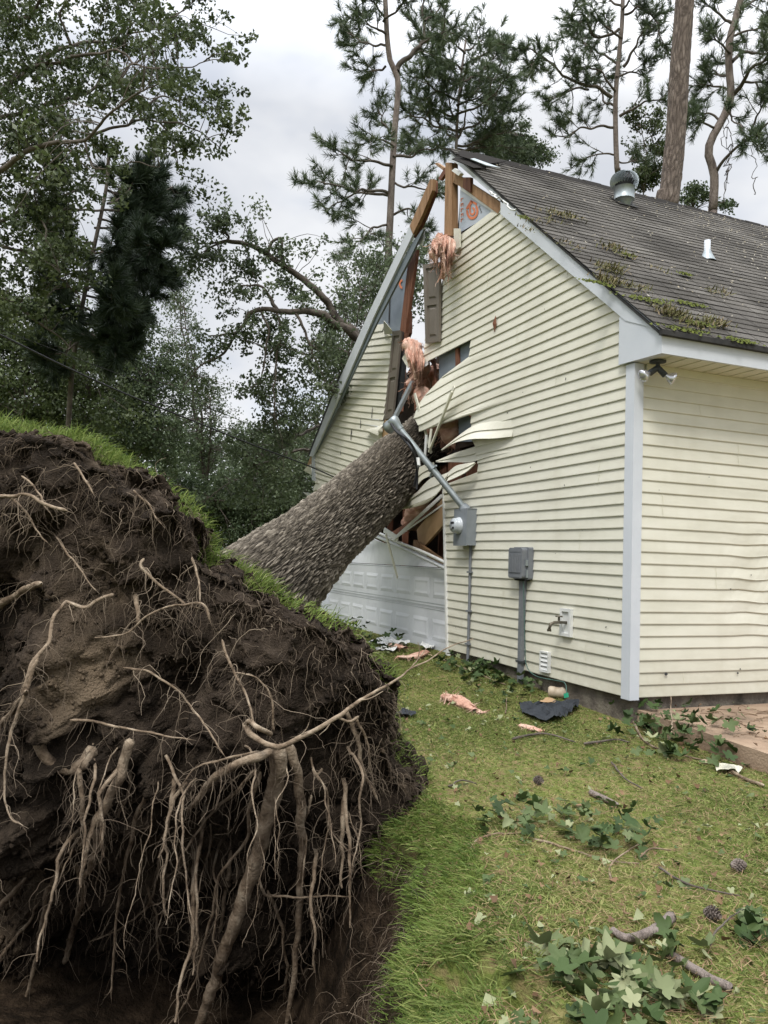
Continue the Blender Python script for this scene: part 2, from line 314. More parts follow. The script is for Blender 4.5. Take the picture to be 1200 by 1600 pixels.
def ground_mat():
    m = bpy.data.materials.new('lawn_soil'); m.use_nodes = True; nt = m.node_tree; N = nt.nodes.new; L = nt.links.new
    b = nt.nodes['Principled BSDF']; b.inputs['Roughness'].default_value = .98; b.inputs['Specular IOR Level'].default_value = .1
    tc = N('ShaderNodeTexCoord')
    def noise(s, d=6):
        n = N('ShaderNodeTexNoise'); n.inputs['Scale'].default_value = s; n.inputs['Detail'].default_value = d; L(tc.outputs['Object'], n.inputs['Vector']); return n.outputs['Fac']
    def ramp(f, cs, p0, p1):
        r = N('ShaderNodeValToRGB'); L(f, r.inputs[0]); e = r.color_ramp.elements; e[0].position = p0; e[0].color = (*cs[0], 1); e[1].position = p1; e[1].color = (*cs[-1], 1)
        for i in range(1, len(cs)-1): q = e.new(p0+(p1-p0)*i/(len(cs)-1)); q.color = (*cs[i], 1)
        return r.outputs[0]
    a = ramp(noise(14), [(.07, .085, .025), (.12, .15, .04), (.17, .16, .07), (.2, .145, .085)], .3, .72)
    c = ramp(noise(1.6), [(.6, .65, .5), (1.15, 1.1, 1)], .35, .65)
    mx = N('ShaderNodeMix'); mx.data_type = 'RGBA'; mx.blend_type = 'MULTIPLY'; mx.inputs[0].default_value = 1; L(a, mx.inputs[6]); L(c, mx.inputs[7])
    at = N('ShaderNodeAttribute'); at.attribute_name = 'tint'
    dirt = ramp(noise(9), [(.010, .007, .004), (.028, .019, .012), (.06, .042, .027)], .3, .7)
    m2 = N('ShaderNodeMix'); m2.data_type = 'RGBA'; L(at.outputs['Fac'], m2.inputs[0]); L(mx.outputs[2], m2.inputs[6]); L(dirt, m2.inputs[7]); L(m2.outputs[2], b.inputs['Base Color'])
    bp = N('ShaderNodeBump'); bp.inputs['Strength'].default_value = .9; bp.inputs['Distance'].default_value = .03; L(noise(45), bp.inputs['Height']); L(bp.outputs[0], b.inputs['Normal'])
    return m
M['ground'] = ground_mat()

# ================================================================== GROUND
PITC = np.array([1.3, -5.3])
def pit_r(x, y):
    a = np.arctan2(y-PITC[1], x-PITC[0])
    return 2.66 + .10*np.sin(3*a+1.) + .05*np.sin(11*a) + .03*np.sin(23*a+2)
def pit_s(x, y): return np.hypot(x-PITC[0], y-PITC[1]) - pit_r(x, y)      # >0 outside
def sm(a, b, x): t = np.clip((x-a)/(b-a), 0, 1); return t*t*(3-2*t)
def crack(x, y): hx, hy = x-3.33, y+3.13+.03*np.sin(x*30); return np.exp(-(hx**2/.03+hy**2/.0022)) + .7*np.exp(-((x-3.05)**2/.012+(y+3.2)**2/.0015))
def gz(x, y, rough=True):
    x = np.asarray(x, float); y = np.asarray(y, float)
    z = -.22 + .15*sm(.2, -3.6, x)*sm(-1.6, -.1, y)
    p = np.stack([x.ravel(), y.ravel(), np.zeros(x.size)], 1)
    near = sm(25, 8, np.hypot(x, y))
    z = z + (fbm(p*1.1, 3)*.03 + fbm(p*5, 2)*.012).reshape(x.shape)*near*sm(.0, .3, np.maximum(np.abs(y), x-.0))
    s = pit_s(x, y)
    z = z + .06*sm(.75, .3, s)*sm(.0, .3, s) - .10*sm(.28, -.02, s) - 1.35*sm(.03, -.42, s)
    z = z + np.where(s < 0, (fbm(p*2.3+9, 4)*.16).reshape(x.shape), 0)
    # small collapse hole in the sod near the camera
    z = z - .34*crack(x, y)
    return z
def axis(lo, hi, d, far):
    c = list(np.arange(lo, hi+d/2, d)); s = d
    while c[-1] < far: s *= 1.25; c.append(c[-1]+s)
    s = d
    while c[0] > -far: s *= 1.25; c.insert(0, c[0]-s)
    return np.array(c)
gx, gy = axis(-5, 4.5, .04, 400), axis(-7.2, 1.4, .035, 400)
GX, GY = np.meshgrid(gx, gy, indexing='ij'); GZ = gz(GX, GY)
ni, nj = GX.shape; I, J = np.meshgrid(np.arange(ni-1), np.arange(nj-1), indexing='ij')
gf = np.stack([I*nj+J, (I+1)*nj+J, (I+1)*nj+J+1, I*nj+J+1], -1).reshape(-1, 4)
S_ = pit_s(GX, GY); dirt = sm(.06, -.05, S_)
o = mesh_obj('ground', np.stack([GX, GY, GZ], -1).reshape(-1, 3), gf, M['ground'], None, True, dirt.ravel()); o['kind'] = 'structure'

# patio slab beside the side wall
pb = MB(); pv = []
pb.prism([(.02, .06, -.1), (6, -.62, -.1), (6, 6, -.1), (.02, 6, -.1)], V3(0, 0, -.3))
o = pb.obj('patio', M['patio']); o['kind'] = 'structure'
#PART2
# ================================================================== HOUSE
house = thing('house', 'cream vinyl sided house torn open by the fallen tree, with dark shingle roof', 'house', (0, 0, -.22))
NF = V3(0, -1, 0)                                           # outward normal of the gable wall
def siding(name, i0, i1, left, right, P, n, warp=None, seg=.12, mat_=None, proud=.016, parent=None, label=None, jag=0.):
    """courses i0..i1; left/right(z) -> s range; P(s,z) -> point; warp(s,z) -> (outward, dz)"""
    v, f = [], []
    for i in range(i0, i1):
        z0, z1 = i*C, (i+1)*C+.004
        l0, r0, l1, r1 = left(z0+.01), right(z0+.01), left(z1-.01), right(z1-.01)
        if l0 is None or l1 is None: continue
        if jag: j = (random.random()-.5)*jag; l0 += j; l1 += j
        if r0-l0 < .02 and r1-l1 < .02: continue
        r0, r1 = max(r0, l0), max(r1, l1)
        k = max(1, int((max(r0, r1)-min(l0, l1))/seg)); b = len(v)
        for j in range(k+1):
            t = j/k; s0 = l0+(r0-l0)*t; s1 = l1+(r1-l1)*t
            for s, z, off in ((s0, z0, -.002), (s0, z0, proud), (s0, z0+.006, proud+.001), (s1, z1, .0025)):
                q = P(s, z)
                dn, dz = warp(s, z) if warp else (0, 0)
                v.append(q + n*(off+dn) + V3(0, 0, dz))
        for j in range(k):
            a = b+j*4; c = a+4
            f += [(a, c, c+1, a+1), (a+1, c+1, c+2, a+2), (a+2, c+2, c+3, a+3)]
    return mesh_obj(name, v, f, mat_ or M['siding'], parent if parent is not None else house, False, None, label)
RS = (6.4-3.0)/(3.6+.37)                                    # right roof slope
def rake_x(z): return (6.4-z)/RS - 3.6
# --- gable wall, right of the tear
def tear_left(z):
    i = z/C
    if i < 20.15: return -3.34 - (.26)*(z/2.05)
    if i < 22.1: return -2.70
    if i < 24.6: return -2.74
    if i < 28.4: return -2.84
    if i < 30.6: return -3.92
    if i < 32.2: return -4.12
    if i < 34.1: return -4.22 + (i-32.2)*.35
    if i < 37.0: return -2.96
    if i < 43.9: return -4.30
    if i < 46.6: return -3.86
    if i < 49.5: return -3.8 + (i-46.6)*.09
    return -3.40
def gable_right(z):
    if z < 2.86: return -.055
    if z < 3.3: return -.14
    return min(-.14, rake_x(z)-.2)
def gwarp(s, z):
    # buckling around the impact hole
    d = math.exp(-((s+3.9)**2/1.3+(z-2.9)**2/.5)); e = math.exp(-((s+3.9)**2/.5+(z-3.1)**2/.12))
    up = math.exp(-((s+3.3)**2/.5+(z-3.35)**2/.05))
    wob = .006*math.sin(s*2.3+z*.8)*math.sin(z*1.7)
    # course-end lifting
    return d*.10+e*.14+wob+.004, -.16*e - .07*d + .03*up + .004*math.sin(s*1.7+z*4)
gable = siding('gable_siding', 0, 51, tear_left, gable_right, lambda s, z: V3(s, 0, z), NF, gwarp)
# --- side wall
def swarp(s, z):
    b = sm(.95, 1.35, s)*math.exp(-((z-1.0)**2/.35))
    return .02*b*math.sin(z*31+s*2) + .003*math.sin(z*2+s), .012*b*math.sin(s*9+z*5)
siding('side_siding', 0, 28, lambda z: .055, lambda z: 9, lambda s, z: V3(0, s, z), V3(1, 0, 0), swarp, seg=.1, proud=.014)
# siding sliver at the far left of the garage door
siding('gable_siding', 0, 24, lambda z: -9.3, lambda z: -8.62, lambda s, z: V3(s, .0, z), NF, None)

# --- lap joints between siding lengths
sj = MB()
for (x, i, n_) in [(-1.15, 28, 2), (-1.42, 22, 2), (-.72, 12, 2), (-2.05, 6, 2), (-1.9, 34, 2), (-.6, 2, 2), (-2.6, 42, 2), (-2.3, 14, 2), (-.45, 18, 2), (-1.0, 38, 1), (-3.0, 3, 2), (-2.75, 10, 2)]:
    for q_ in range(n_): z = (i+q_)*C; sj.prism([V3(x, -.0265-gwarp(x, z)[0], z+.004), V3(x+.004, -.0265-gwarp(x, z)[0], z+.004), V3(x+.004, -.008-gwarp(x, z)[0], z+C*.97), V3(x, -.008-gwarp(x, z)[0], z+C*.97)], V3(0, -.001, 0))
for (y, i, n_) in [(.55, 1, 1), (.9, 9, 2), (.3, 15, 2), (1.15, 20, 2), (.7, 24, 1)]:
    for q_ in range(n_): z = (i+q_)*C; sj.prism([V3(.0215, y, z+.004), V3(.0215, y+.004, z+.004), V3(.008, y+.004, z+C*.97), V3(.008, y, z+C*.97)], V3(.001, 0, 0))
sj.obj('siding_joint', M['soffit'], house)['kind'] = 'stuff'
# --- small flaws on the siding: chips, stuck leaf bits
fl = MB()
for (px, py, s) in [(772,510,.03),(855,530,.018),(884,592,.03),(817,613,.018),(950,631,.02),(793,645,.03),(829,730,.016),(895,710,.012),(842,813,.016),(882,758,.018),(910,829,.012),(951,936,.018),(947,980,.03),(951,1010,.014),(868,865,.014),(806,1032,.03),(700,838,.02),(730,852,.03),(712,980,.014),(927,469,.02),(851,483,.012),(900,1000,.012),(786,953,.01)]:
    P = Y0(px, py, -.024); a = random.random()*3; e = V3(math.cos(a), 0, math.sin(a))*s*.5; g = V3(-math.sin(a), 0, math.cos(a))*s*.22
    fl.prism([P-e, P-g*random.uniform(.4, 1), P+e, P+g], V3(0, -.003, 0))
for (y, z, s) in [(.35, .19, .035), (1.15, .18, .022), (1.18, .215, .015), (1.06, .92, .014), (1.3, 1.05, .012), (.8, 1.9, .01), (.25, 1.75, .008)]:
    fl.prism([V3(.024, y+s*.5*math.cos(k), z+s*.4*math.sin(k)) for k in np.arange(6)*1.05], V3(.003, 0, 0))
fl.obj('siding_damage_mark', M['bronze'], house)['kind'] = 'stuff'
# cracked siding tear at the upper gable, exposing a dark slit
tr = MB(); a = Y0(775, 493, -.03); b = Y0(773, 519, -.03); c = Y0(770, 505, -.055); tr.prism([a, c, b, Y0(776, 507, -.03)], V3(0, -.004, 0)); tr.obj('siding_crack', M['redlumber'], house)

# --- foundation, corner trim
fb = MB(); fb.prism([(-.03, .03, .008), (-3.34, .03, .008), (-3.34, .25, .008), (-.25, .25, .008), (-.25, 9, .008), (-.03, 9, .008)][::-1], V3(0, 0, -.6)); fb.obj('foundation', M['concrete'], house)
ct = MB()
ct.prism([V3(x, y, .0-.02) for x, y in ((-.088, -.004), (-.088, -.027), (.024, -.027), (.024, .07), (.004, .07), (.004, -.004))][::-1], V3(0, 0, 2.84))
ct.obj('corner_trim', M['trim'], house)
# garage post / corner strip beside the door
gp = MB(); gp.prism([V3(-3.36, -.035, -.1), V3(-3.32, -.035, -.1), V3(-3.585, -.035, 2.12), V3(-3.615, -.035, 2.14)], V3(0, .05, 0))
gp.obj('door_jamb_trim', M['white_vinyl'], house)
# inner garage jamb face
gj = MB(); gj.aabox(-3.47, -3.40, .02, .22, -.1, 1.05); gj.obj('door_jamb', M['white_vinyl'], house)

# --- eave: fascia, box return, soffit, rake boards
ZE, ZB = 2.985, 2.815
fa = MB(); fa.prism([V3(.36, .02, ZB), V3(.385, .02, ZB), V3(.385, .02, ZE), V3(.36, .02, ZE)], V3(0, 9.4, 0)); fa.obj('fascia', M['trim'], house)
ra = MB()
yk = -.055
def RK(*pts): return [Y0(x, y, yk) for x, y in pts]
ret = [V3(-.155, yk, 2.835), V3(.385, yk, ZB), V3(.385, yk, ZE), V3(-.13, yk, 3.27), V3(-.155, yk, 3.25)]
rb = MB(); rb.prism(ret, V3(0, .075, 0)); rb.obj('box_return', M['trim'], house)
xt = rake_x(6.36)
low = [Y0(977, 501, yk-.006), Y0(782, 334, yk-.006)]
up = [V3(.388, yk-.006, ZE+.005), V3(-3.52, yk-.006, 6.335)]
ra.prism([low[0], Y0(1001, 507, yk-.006), up[0], up[0]+(up[1]-up[0])*.68, Y0(782, 334, yk-.006)], V3(0, .03, 0))
ra.prism([up[0]+(up[1]-up[0])*.66, up[1], Y0(699, 251, yk-.006), Y0(712, 254, yk-.006), Y0(786, 318, yk-.006)][::1], V3(0, .022, 0))
ra.obj('rake_board', M['trim'], house)
# nail heads / fold line along the rake
rl = MB(); rl.beam(up[0]-V3(0, .012, .028), up[1]-V3(0, .012, .028), .004, .006, (0, 1, 0)); rl.obj('rake_fold', M['darkedge'], house)
so = MB(); so.prism([V3(.0, .02, ZB+.01), V3(.36, .02, ZB+.01), V3(.36, 9.4, ZB+.01), V3(.0, 9.4, ZB+.01)], V3(0, 0, .02))
for k in range(60): so.aabox(.004, .358, .1+k*.152, .104+k*.152, ZB+.004, ZB+.0095, .0)
so.obj('soffit', M['soffit'], house)
fz = MB(); fz.aabox(.015, .03, .1, 9, ZB-.06, ZB+.008); fz.obj('frieze_strip', M['soffit'], house)
# --- gable foam board, rafters, studs left standing at the peak
fo = MB(); fo.prism([Y0(717, 364, .012), Y0(770, 334, .012), Y0(776, 328, .012), Y0(722, 292, .012), Y0(719, 297, .012)], V3(0, .02, 0))
foam = fo.obj('foam_sheathing', M['foam'], house)
fe = MB(); fe.prism([Y0(719, 291, -.004), Y0(782, 333, -.004), Y0(777, 336, -.004), Y0(720, 297, -.004)], V3(0, .014, 0)); fe.obj('foam_edge', M['white_vinyl'], foam)
# orange ring mark with a small house outline, letters down the side
def ringmark(cx, cy, sx, sy, yy, parent):
    mk = MB()
    def P(u, v): return Y0(cx+u*sx, cy-v*sy+u*sx*(-.05), yy)
    def arc(r0, r1, a0, a1, n=22):
        for k in range(n):
            t0, t1 = math.radians(a0+(a1-a0)*k/n), math.radians(a0+(a1-a0)*(k+1)/n)
            mk.prism([P(r0*math.cos(t0), r0*math.sin(t0)), P(r1*math.cos(t0), r1*math.sin(t0)), P(r1*math.cos(t1), r1*math.sin(t1)), P(r0*math.cos(t1), r0*math.sin(t1))], V3(0, -.002, 0))
    arc(.68, 1, 170, 405); arc(.26, .5, 190, 450)
    mk.prism([P(-1.1, .35), P(-.25, 1.35), P(.15, 1.1), P(-.75, .25)], V3(0, -.002, 0))
    mk.prism([P(-.5, -.05), P(-.5, .45), P(-.26, .7), P(-.26, -.1)], V3(0, -.002, 0))
    mk.prism([P(-.25, 1.35), P(.75, .95), P(.7, .65), P(-.1, 1.05)], V3(0, -.002, 0))
    mk.obj('orange_logo', M['orange'], parent)
ringmark(738, 330, 9.5, 13, .0075, foam)
lt = MB()
for k, yy in enumerate((310, 318, 326, 334, 342)):
    q = lambda x, y: Y0(x, y, .009)
    lt.prism([q(720, yy), q(720, yy+5), q(721, yy+5), q(721, yy)], V3(0, -.002, 0)); lt.prism([q(720, yy), q(724, yy-1.2), q(724, yy+.2), q(720, yy+1.4)], V3(0, -.002, 0))
    if k % 2: lt.prism([q(723, yy), q(723, yy+4), q(724, yy+3.6), q(724, yy-.6)], V3(0, -.002, 0))
lt.obj('orange_lettering', M['orange'], foam); lt = MB()
for k in range(3): lt.prism([q(748+k*1.5, 322+k*4), q(750+k*1.5, 321+k*4), q(750+k*1.5, 324+k*4), q(748+k*1.5, 325+k*4)], V3(0, -.002, 0))
lt.obj('small_print', M['grey'], foam)
def lum(name, m, *beams):
    for a, b, w, h in beams: q = MB(); q.beam(a, b, w, h, (0, 1, 0)); q.obj(name, M[m], house)
def prism_part(name, m, pts, yy, dep, parent=None, label=None):
    q = MB(); q.prism([Y0(x, y, yy) for x, y in pts], V3(0, dep, 0)); return q.obj(name, M[m], parent or house, label=label)
prism_part('gable_rafter', 'lumber', [(708, 268), (785, 318), (778, 334), (722, 293), (707, 285)], -.02, .028)
prism_part('peak_post', 'lumber', [(696, 254), (706, 254), (706, 368), (694, 368)], -.03, .09)
prism_part('short_stud', 'redlumber', [(724, 277), (735, 277), (735, 300), (727, 297), (723, 292)], -.046, .04)
prism_part('broken_ridge_board', 'redlumber', [(695, 262), (698, 268), (688, 282), (684, 279)], .02, .04)
prism_part('broken_ridge_board', 'lumber', [(679, 256), (682, 254), (694, 262), (692, 266)], .1, .05)
q = MB(); q.prism([Y0(711, 268, -.03), Y0(722, 276, -.03), Y0(725, 272, -.03), Y0(716, 264, -.03)], V3(0, -.05, 0)); q.obj('torn_flashing', M['white_vinyl'], house)
# slit below the shutter with grey sheathing and a stud
prism_part('sheathing_board', 'foamgrey', [(686, 600), (686, 555), (745, 528), (745, 575), (720, 585)], .03, .02)
prism_part('wall_stud', 'redlumber', [(712, 590), (711, 545), (715.5, 543), (717, 585)], .0, .028)
prism_part('sheathing_board', 'foamgrey', [(717, 690), (716, 640), (748, 630), (748, 690)], .025, .02)
prism_part('orange_print', 'orange', [(731, 648), (741, 643), (741, 650), (736, 653)], .018, .006)
prism_part('wall_stud', 'redlumber', [(700, 760), (700, 715), (722, 715), (722, 760)], .05, .03)
prism_part('wall_stud', 'redlumber', [(728, 748), (727, 722), (748, 722), (748, 748)], .02, .04)
prism_part('wall_stud', 'redlumber', [(688, 700), (688, 648), (700, 645), (703, 700)], .04, .05)
prism_part('broken_stud', 'redlumber', [(678, 588), (677, 572), (668, 560), (675, 555), (681, 610), (676, 640), (668, 640)], .06, .05)

# --- left gable piece: folded inwards by the trunk, courses drawn end to end
LL = [(605,120,740,98),(575,182,828,143),(550,240,820,212),(525,298,812,278),(495,355,808,345),(470,412,800,405),(445,468,790,467),(415,525,785,528),(395,578,780,590),(362,630,775,652),(335,685,767,713),(310,737,758,775),(295,785,750,835),(278,835,745,893),(262,880,738,947),(245,930,735,1003),(225,980,722,1066),(205,1022,700,1125),(185,1070,690,1185),(150,1115,660,1235),(135,1160,640,1290),(122,1205,600,1335),(118,1255,560,1380),(118,1303,520,1418),(120,1350,480,1450),(125,1400,430,1480),(130,1450,400,1510),(135,1500,360,1540)]
def cp(x, y): return 470+x/5.714, 500+y/5.714
YL, YR = -.01, .38
def lpt(x, y, t): px, py = cp(x, y); return Y0(px, py, YL+(YR-YL)*t)
v, f = [], []
LL0 = [(635, 50, 745, 33)]+LL
for k in range(1, len(LL0)):
    xl, yl, xr, yr = LL0[k]; ul, vl, ur, vr = LL0[k-1]
    if k == 2: ur, vr = 825, 82
    n = 14; b = len(v)
    for j in range(n+1):
        t = j/n; tf = (xl+(xr-xl)*t-100)/720
        tu = (ul+(ur-ul)*t-100)/720
        bend = 0
        if k > 13: bend = (k-13)*2.2*max(0, t-.45)**2*min(1, (k-13)/3)*8
        lo = lpt(xl+(xr-xl)*t, yl+(yr-yl)*(t+.12*math.sin(math.pi*t)*(1 if k > 12 else 0))+bend, tf)
        hi = lpt(ul+(ur-ul)*t, vl+(vr-vl)*(t+.12*math.sin(math.pi*t)*(1 if k > 13 else 0))+bend*.9, tu)
        v += [lo-NF*.002, lo+NF*.022, lo+NF*.023+V3(0, 0, .006), hi+NF*.003]
    for j in range(n):
        a = b+4*j; c = a+4; f += [(a, c, c+1, a+1), (a+1, c+1, c+2, a+2), (a+2, c+2, c+3, a+3)]
left_sid = mesh_obj('gable_siding', v, f, M['siding'], house, False, None, 'crumpled siding panel left of the trunk')
# vertical joints and splits in that panel
for (a, b, c, d) in [(655, 775, 645, 875), (548, 880, 545, 965), (465, 975, 458, 1070), (368, 1165, 368, 1205), (330, 1375, 328, 1410)]:
    P, Q = lpt(a, b, (a-100)/720)+NF*.03, lpt(c, d, (c-100)/720)+NF*.03
    q = MB(); q.prism([P, Q, Q+V3(.02, 0, 0), P+V3(.035 if a == 465 else .012, 0, -.02)], NF*.003); q.obj('siding_joint', M['bronze'], left_sid)
# lifted flap above the trunk
sf = Soup(); g = np.linspace(0, 1, 9)
cv = spline([(618, 990), (655, 990), (700, 1010), (745, 1040)], 9); cu = spline([(650, 985), (700, 958), (740, 935), (755, 940)], 9)
vv = []
for k in range(9):
    a = lpt(cv[k][0], cv[k][1], .8)+NF*(.10+.05*math.sin(k/8*3.1)); b = lpt(cu[k][0], cu[k][1], .8)+NF*.03; vv += [a, (a+b)/2+NF*.05, b]
ff = [(3*k+j, 3*k+3+j, 3*k+4+j, 3*k+1+j) for k in range(8) for j in range(2)]
mesh_obj('siding_flap', vv, ff, M['siding'], house, True)
prism_part('exposed_sheathing', 'pine', [(598, 668), (603, 650), (612, 655), (612, 690), (597, 682)], .30, .03)
# foam and studs behind it
def LP(x, y, t): return onplane(x, y, (0, YL+(YR-YL)*t+.05, 0), (0, 1, 0))
q = MB(); q.prism([LP(636, 412, .9), LP(628, 525, .9), LP(612, 525, .8), LP(598, 512, .75), LP(581, 505, .7), LP(611, 449, .8)], V3(0, .02, 0)); fl2 = q.obj('foam_sheathing', M['foamgrey'], house)
q = MB(); q.prism([LP(608, 505, .8)-V3(0, .01, 0), LP(610, 442, .8)-V3(0, .01, 0), LP(611.5, 440, .8)-V3(0, .01, 0), LP(609.5, 505, .8)-V3(0, .01, 0)], NF*.004); q.obj('foam_seam', M['darkedge'], fl2)
q = MB(); cc = np.array([630, 444.])
for k in range(10):
    t0, t1 = math.radians(95+k*17), math.radians(95+k*17+17)
    P = lambda r, t: LP(cc[0]+r*5.5*math.cos(t), cc[1]-r*7.5*math.sin(t), .88)-V3(0, .012, 0)
    q.prism([P(.55, t0), P(1, t0), P(1, t1), P(.55, t1)], NF*.003)
q.obj('orange_logo', M['orange'], fl2)
q = MB(); q.prism([lpt(752, 70, .85)+NF*.03, lpt(800, 15, .85)+NF*.12, lpt(862, 95, .9)+NF*.10, lpt(830, 125, .9)+NF*.03, lpt(760, 130, .87)+NF*.03], V3(0, .008, 0)); q.obj('siding_flap', M['siding'], house)
# rake on the left: clad board, inner board, exposed rafter end
def BP(name, m, pts, yy, dep, label=None): return prism_part(name, m, pts, yy, dep, label=label)
BP('rake_board', 'trim', [(483, 713), (489, 713), (535, 608), (583, 497), (645, 366), (640, 353), (574, 493), (528, 598)], -.05, .03)
BP('rake_trim', 'foamgrey', [(489, 714), (491, 714), (541, 606), (589, 503), (642, 400), (662, 358), (658, 360), (640, 385), (584, 498), (536, 607)], -.012, .03)
BP('drip_edge', 'darkedge', [(481, 711), (483.5, 713), (529, 598), (537, 578), (534, 580), (524, 600)], -.02, .05)
BP('exposed_rafter', 'lumber', [(640, 353), (672, 280), (677, 280), (675.5, 297), (660, 335), (645, 366)], -.06, .05, 'bare splintered rafter end')
BP('exposed_rafter', 'redlumber', [(645, 366), (675.5, 297), (677, 281), (678, 284), (678, 300), (662, 341), (646, 371)], -.01, .06)
BP('torn_flashing', 'white_vinyl', [(655, 360), (664, 355), (660, 384), (652, 382)], .05, .01)
BP('leaning_stud', 'redlumber', [(638, 406), (651, 390), (650, 402), (633, 520), (625, 516)], .10, .045)
BP('leaning_stud', 'redlumber', [(632, 485), (640, 487), (640, 520), (634, 535), (631, 525)], .30, .045)
BP('corner_trim', 'trim', [(487, 712), (491, 712), (492, 752), (487, 750)], -.02, .04)
BP('torn_soffit', 'soffit', [(474, 735), (484, 725), (487, 738), (486, 742)], .0, .25)
BP('torn_soffit', 'pine', [(478, 732), (487, 708), (489, 728), (486, 736)], .04, .3)
BP('torn_fascia', 'white_vinyl', [(473, 769), (484, 771), (492, 778), (485, 779)], -.1, .01)
# --- shutters
def shutter(pts, yy, label=None):
    """pts: top-left, top-right, bottom-right, bottom-left (outer face)"""
    a, b, c, d = [Y0(x, y, yy) for x, y in pts]; n = unit(np.cross(b-a, d-a)); n = n if n[1] < 0 else -n
    def Q(u, v): return a*(1-u)*(1-v)+b*u*(1-v)+c*u*v+d*(1-u)*v
    q = MB()
    def slab(u0, u1, v0, v1, h0, h1): q.prism([Q(u0, v0)+n*h0, Q(u1, v0)+n*h0, Q(u1, v1)+n*h0, Q(u0, v1)+n*h0], n*(h1-h0))
    slab(0, .17, 0, 1, 0, .032); slab(.83, 1, 0, 1, 0, .032)
    for v0, v1 in ((0, .055), (.47, .53), (.945, 1)): slab(.17, .83, v0, v1, 0, .0315)
    slab(.17, .83, .055, .47, 0, .010); slab(.17, .83, .53, .945, 0, .010)
    o = q.obj('shutter', M['shutter'], house, label=label)
    for v0, v1 in ((.085, .44), (.56, .915)):
        p = MB()
        A = [Q(.24, v0)+n*.010, Q(.76, v0)+n*.010, Q(.76, v1)+n*.010, Q(.24, v1)+n*.010]
        Bq = [Q(.33, v0+.02)+n*.024, Q(.67, v0+.02)+n*.024, Q(.67, v1-.02)+n*.024, Q(.33, v1-.02)+n*.024]
        p.add(A+Bq, [(4, 5, 6, 7), (0, 1, 5, 4), (1, 2, 6, 5), (2, 3, 7, 6), (3, 0, 4, 7)]); p.obj('shutter_panel', M['shutter'], o)
shutter([(664, 414), (690, 410), (689, 534), (668, 537)], -.045, 'shutter hanging at the torn wall edge')
shutter([(616, 518), (630, 516), (616, 652), (603, 656)], .29, 'shutter tilted beside the trunk')
prism_part('window_casing', 'bronze', [(630, 517), (634, 516), (621, 640), (614, 662), (612, 655)], .34, .07)
# --- garage door
def dz_top(x): return np.interp(x, [-8.6, -7.6, -6.7, -5.9, -4.9, -3.45], [2.0, 1.75, 1.44, 1.34, 1.22, 1.0])
gd = MB(); yd = .10
for z0, z1 in ((-.1, .455), (.460, .985)): gd.aabox(-8.45, -3.44, yd, yd+.04, z0, z1)
n = 30
for k in range(n):
    x0, x1 = -8.45+k*5.01/n, -8.45+(k+1)*5.01/n
    gd.prism([V3(x0, yd+.004, .993), V3(x1, yd+.004, .993), V3(x1, yd+.05+.1*math.sin(k*.3), max(1.0, dz_top(x1))), V3(x0, yd+.05+.1*math.sin((k-1)*.3), max(1.0, dz_top(x0)))], V3(0, .02, 0))
gdo = gd.obj('garage_door', M['door'], house)
for r, (z0, z1) in enumerate(((-.04, .40), (.51, .93))):
    for k in range(8):
        x0 = -8.38+k*.618; x1 = x0+.51; p = MB(); m_ = .045
        zz0, zz1 = z0+.08, z1-.08
        a = [V3(x0, yd-.001, zz0), V3(x1, yd-.001, zz0), V3(x1, yd-.001, zz1), V3(x0, yd-.001, zz1)]
        b = [V3(x0+m_, yd-.010, zz0+m_), V3(x1-m_, yd-.010, zz0+m_), V3(x1-m_, yd-.010, zz1-m_), V3(x0+m_, yd-.010, zz1-m_)]
        c = [V3(x0+m_+.03, yd-.006, zz0+m_+.03), V3(x1-m_-.03, yd-.006, zz0+m_+.03), V3(x1-m_-.03, yd-.006, zz1-m_-.03), V3(x0+m_+.03, yd-.006, zz1-m_-.03)]
        p.add(a+b+c, [(i, (i+1) % 4, (i+1) % 4+4, i+4) for i in range(4)]+[(i+4, (i+1) % 4+4, (i+1) % 4+8, i+8) for i in range(4)]+[(8, 9, 10, 11)])
        p.obj('door_panel', M['door'], gdo)
p = MB()
for z in (.437, .478, .515, .967): p.aabox(-8.45, -3.44, yd-.004, yd-.001, z, z+.004)
p.obj('section_groove', M['galv'], gdo)
gt = MB(); gt.aabox(-8.62, -8.45, -.01, .12, -.1, 2.1); gt.obj('door_casing', M['trim'], house)
# sagging header trim above the crushed door
hp = spline([Y0(556, 822, .0), Y0(585, 830, -.03), Y0(620, 846, -.03), Y0(660, 862, -.02), Y0(698, 880, .0)], 14)
h = Soup(); h.tube(hp, .022, 6); h.obj('header_trim', M['white_vinyl'], house, True)
hp2 = spline([Y0(560, 830, .02), Y0(588, 838, 0), Y0(630, 856, 0), Y0(697, 888, .02)], 14)
h = Soup(); h.tube(hp2, .03, 6); h.obj('header_trim', M['door'], house, True)
# --- broken framing and loose strips in the lower hole
def plank(name, m, a, b, w, h, ya, yb, up=(0, 1, 0)):
    q = MB(); q.beam(Y0(*a, ya), Y0(*b, yb), w, h, up); return q.obj(name, M[m], house)
plank('broken_header', 'pine', (655, 845), (715, 775), .34, .04, .35, .1)
plank('broken_header', 'lumber', (690, 880), (648, 850), .12, .05, .15, .3)
plank('broken_header', 'redlumber', (600, 845), (690, 790), .10, .05, .5, .2)
plank('broken_plank', 'redlumber', (620, 790), (700, 740), .2, .04, .6, .3)
for a, b, w, ya, yb in [((616, 842), (690, 775), .05, -.10, .0), ((622, 838), (693, 788), .02, -.12, -.02), ((600, 828), (622, 842), .08, -.12, -.08)]:
    plank('metal_strip', 'white_vinyl', a, b, w, .012, ya, yb)
plank('siding_strip', 'soffit', (603, 835), (621, 902), .045, .012, -.25, -.32)
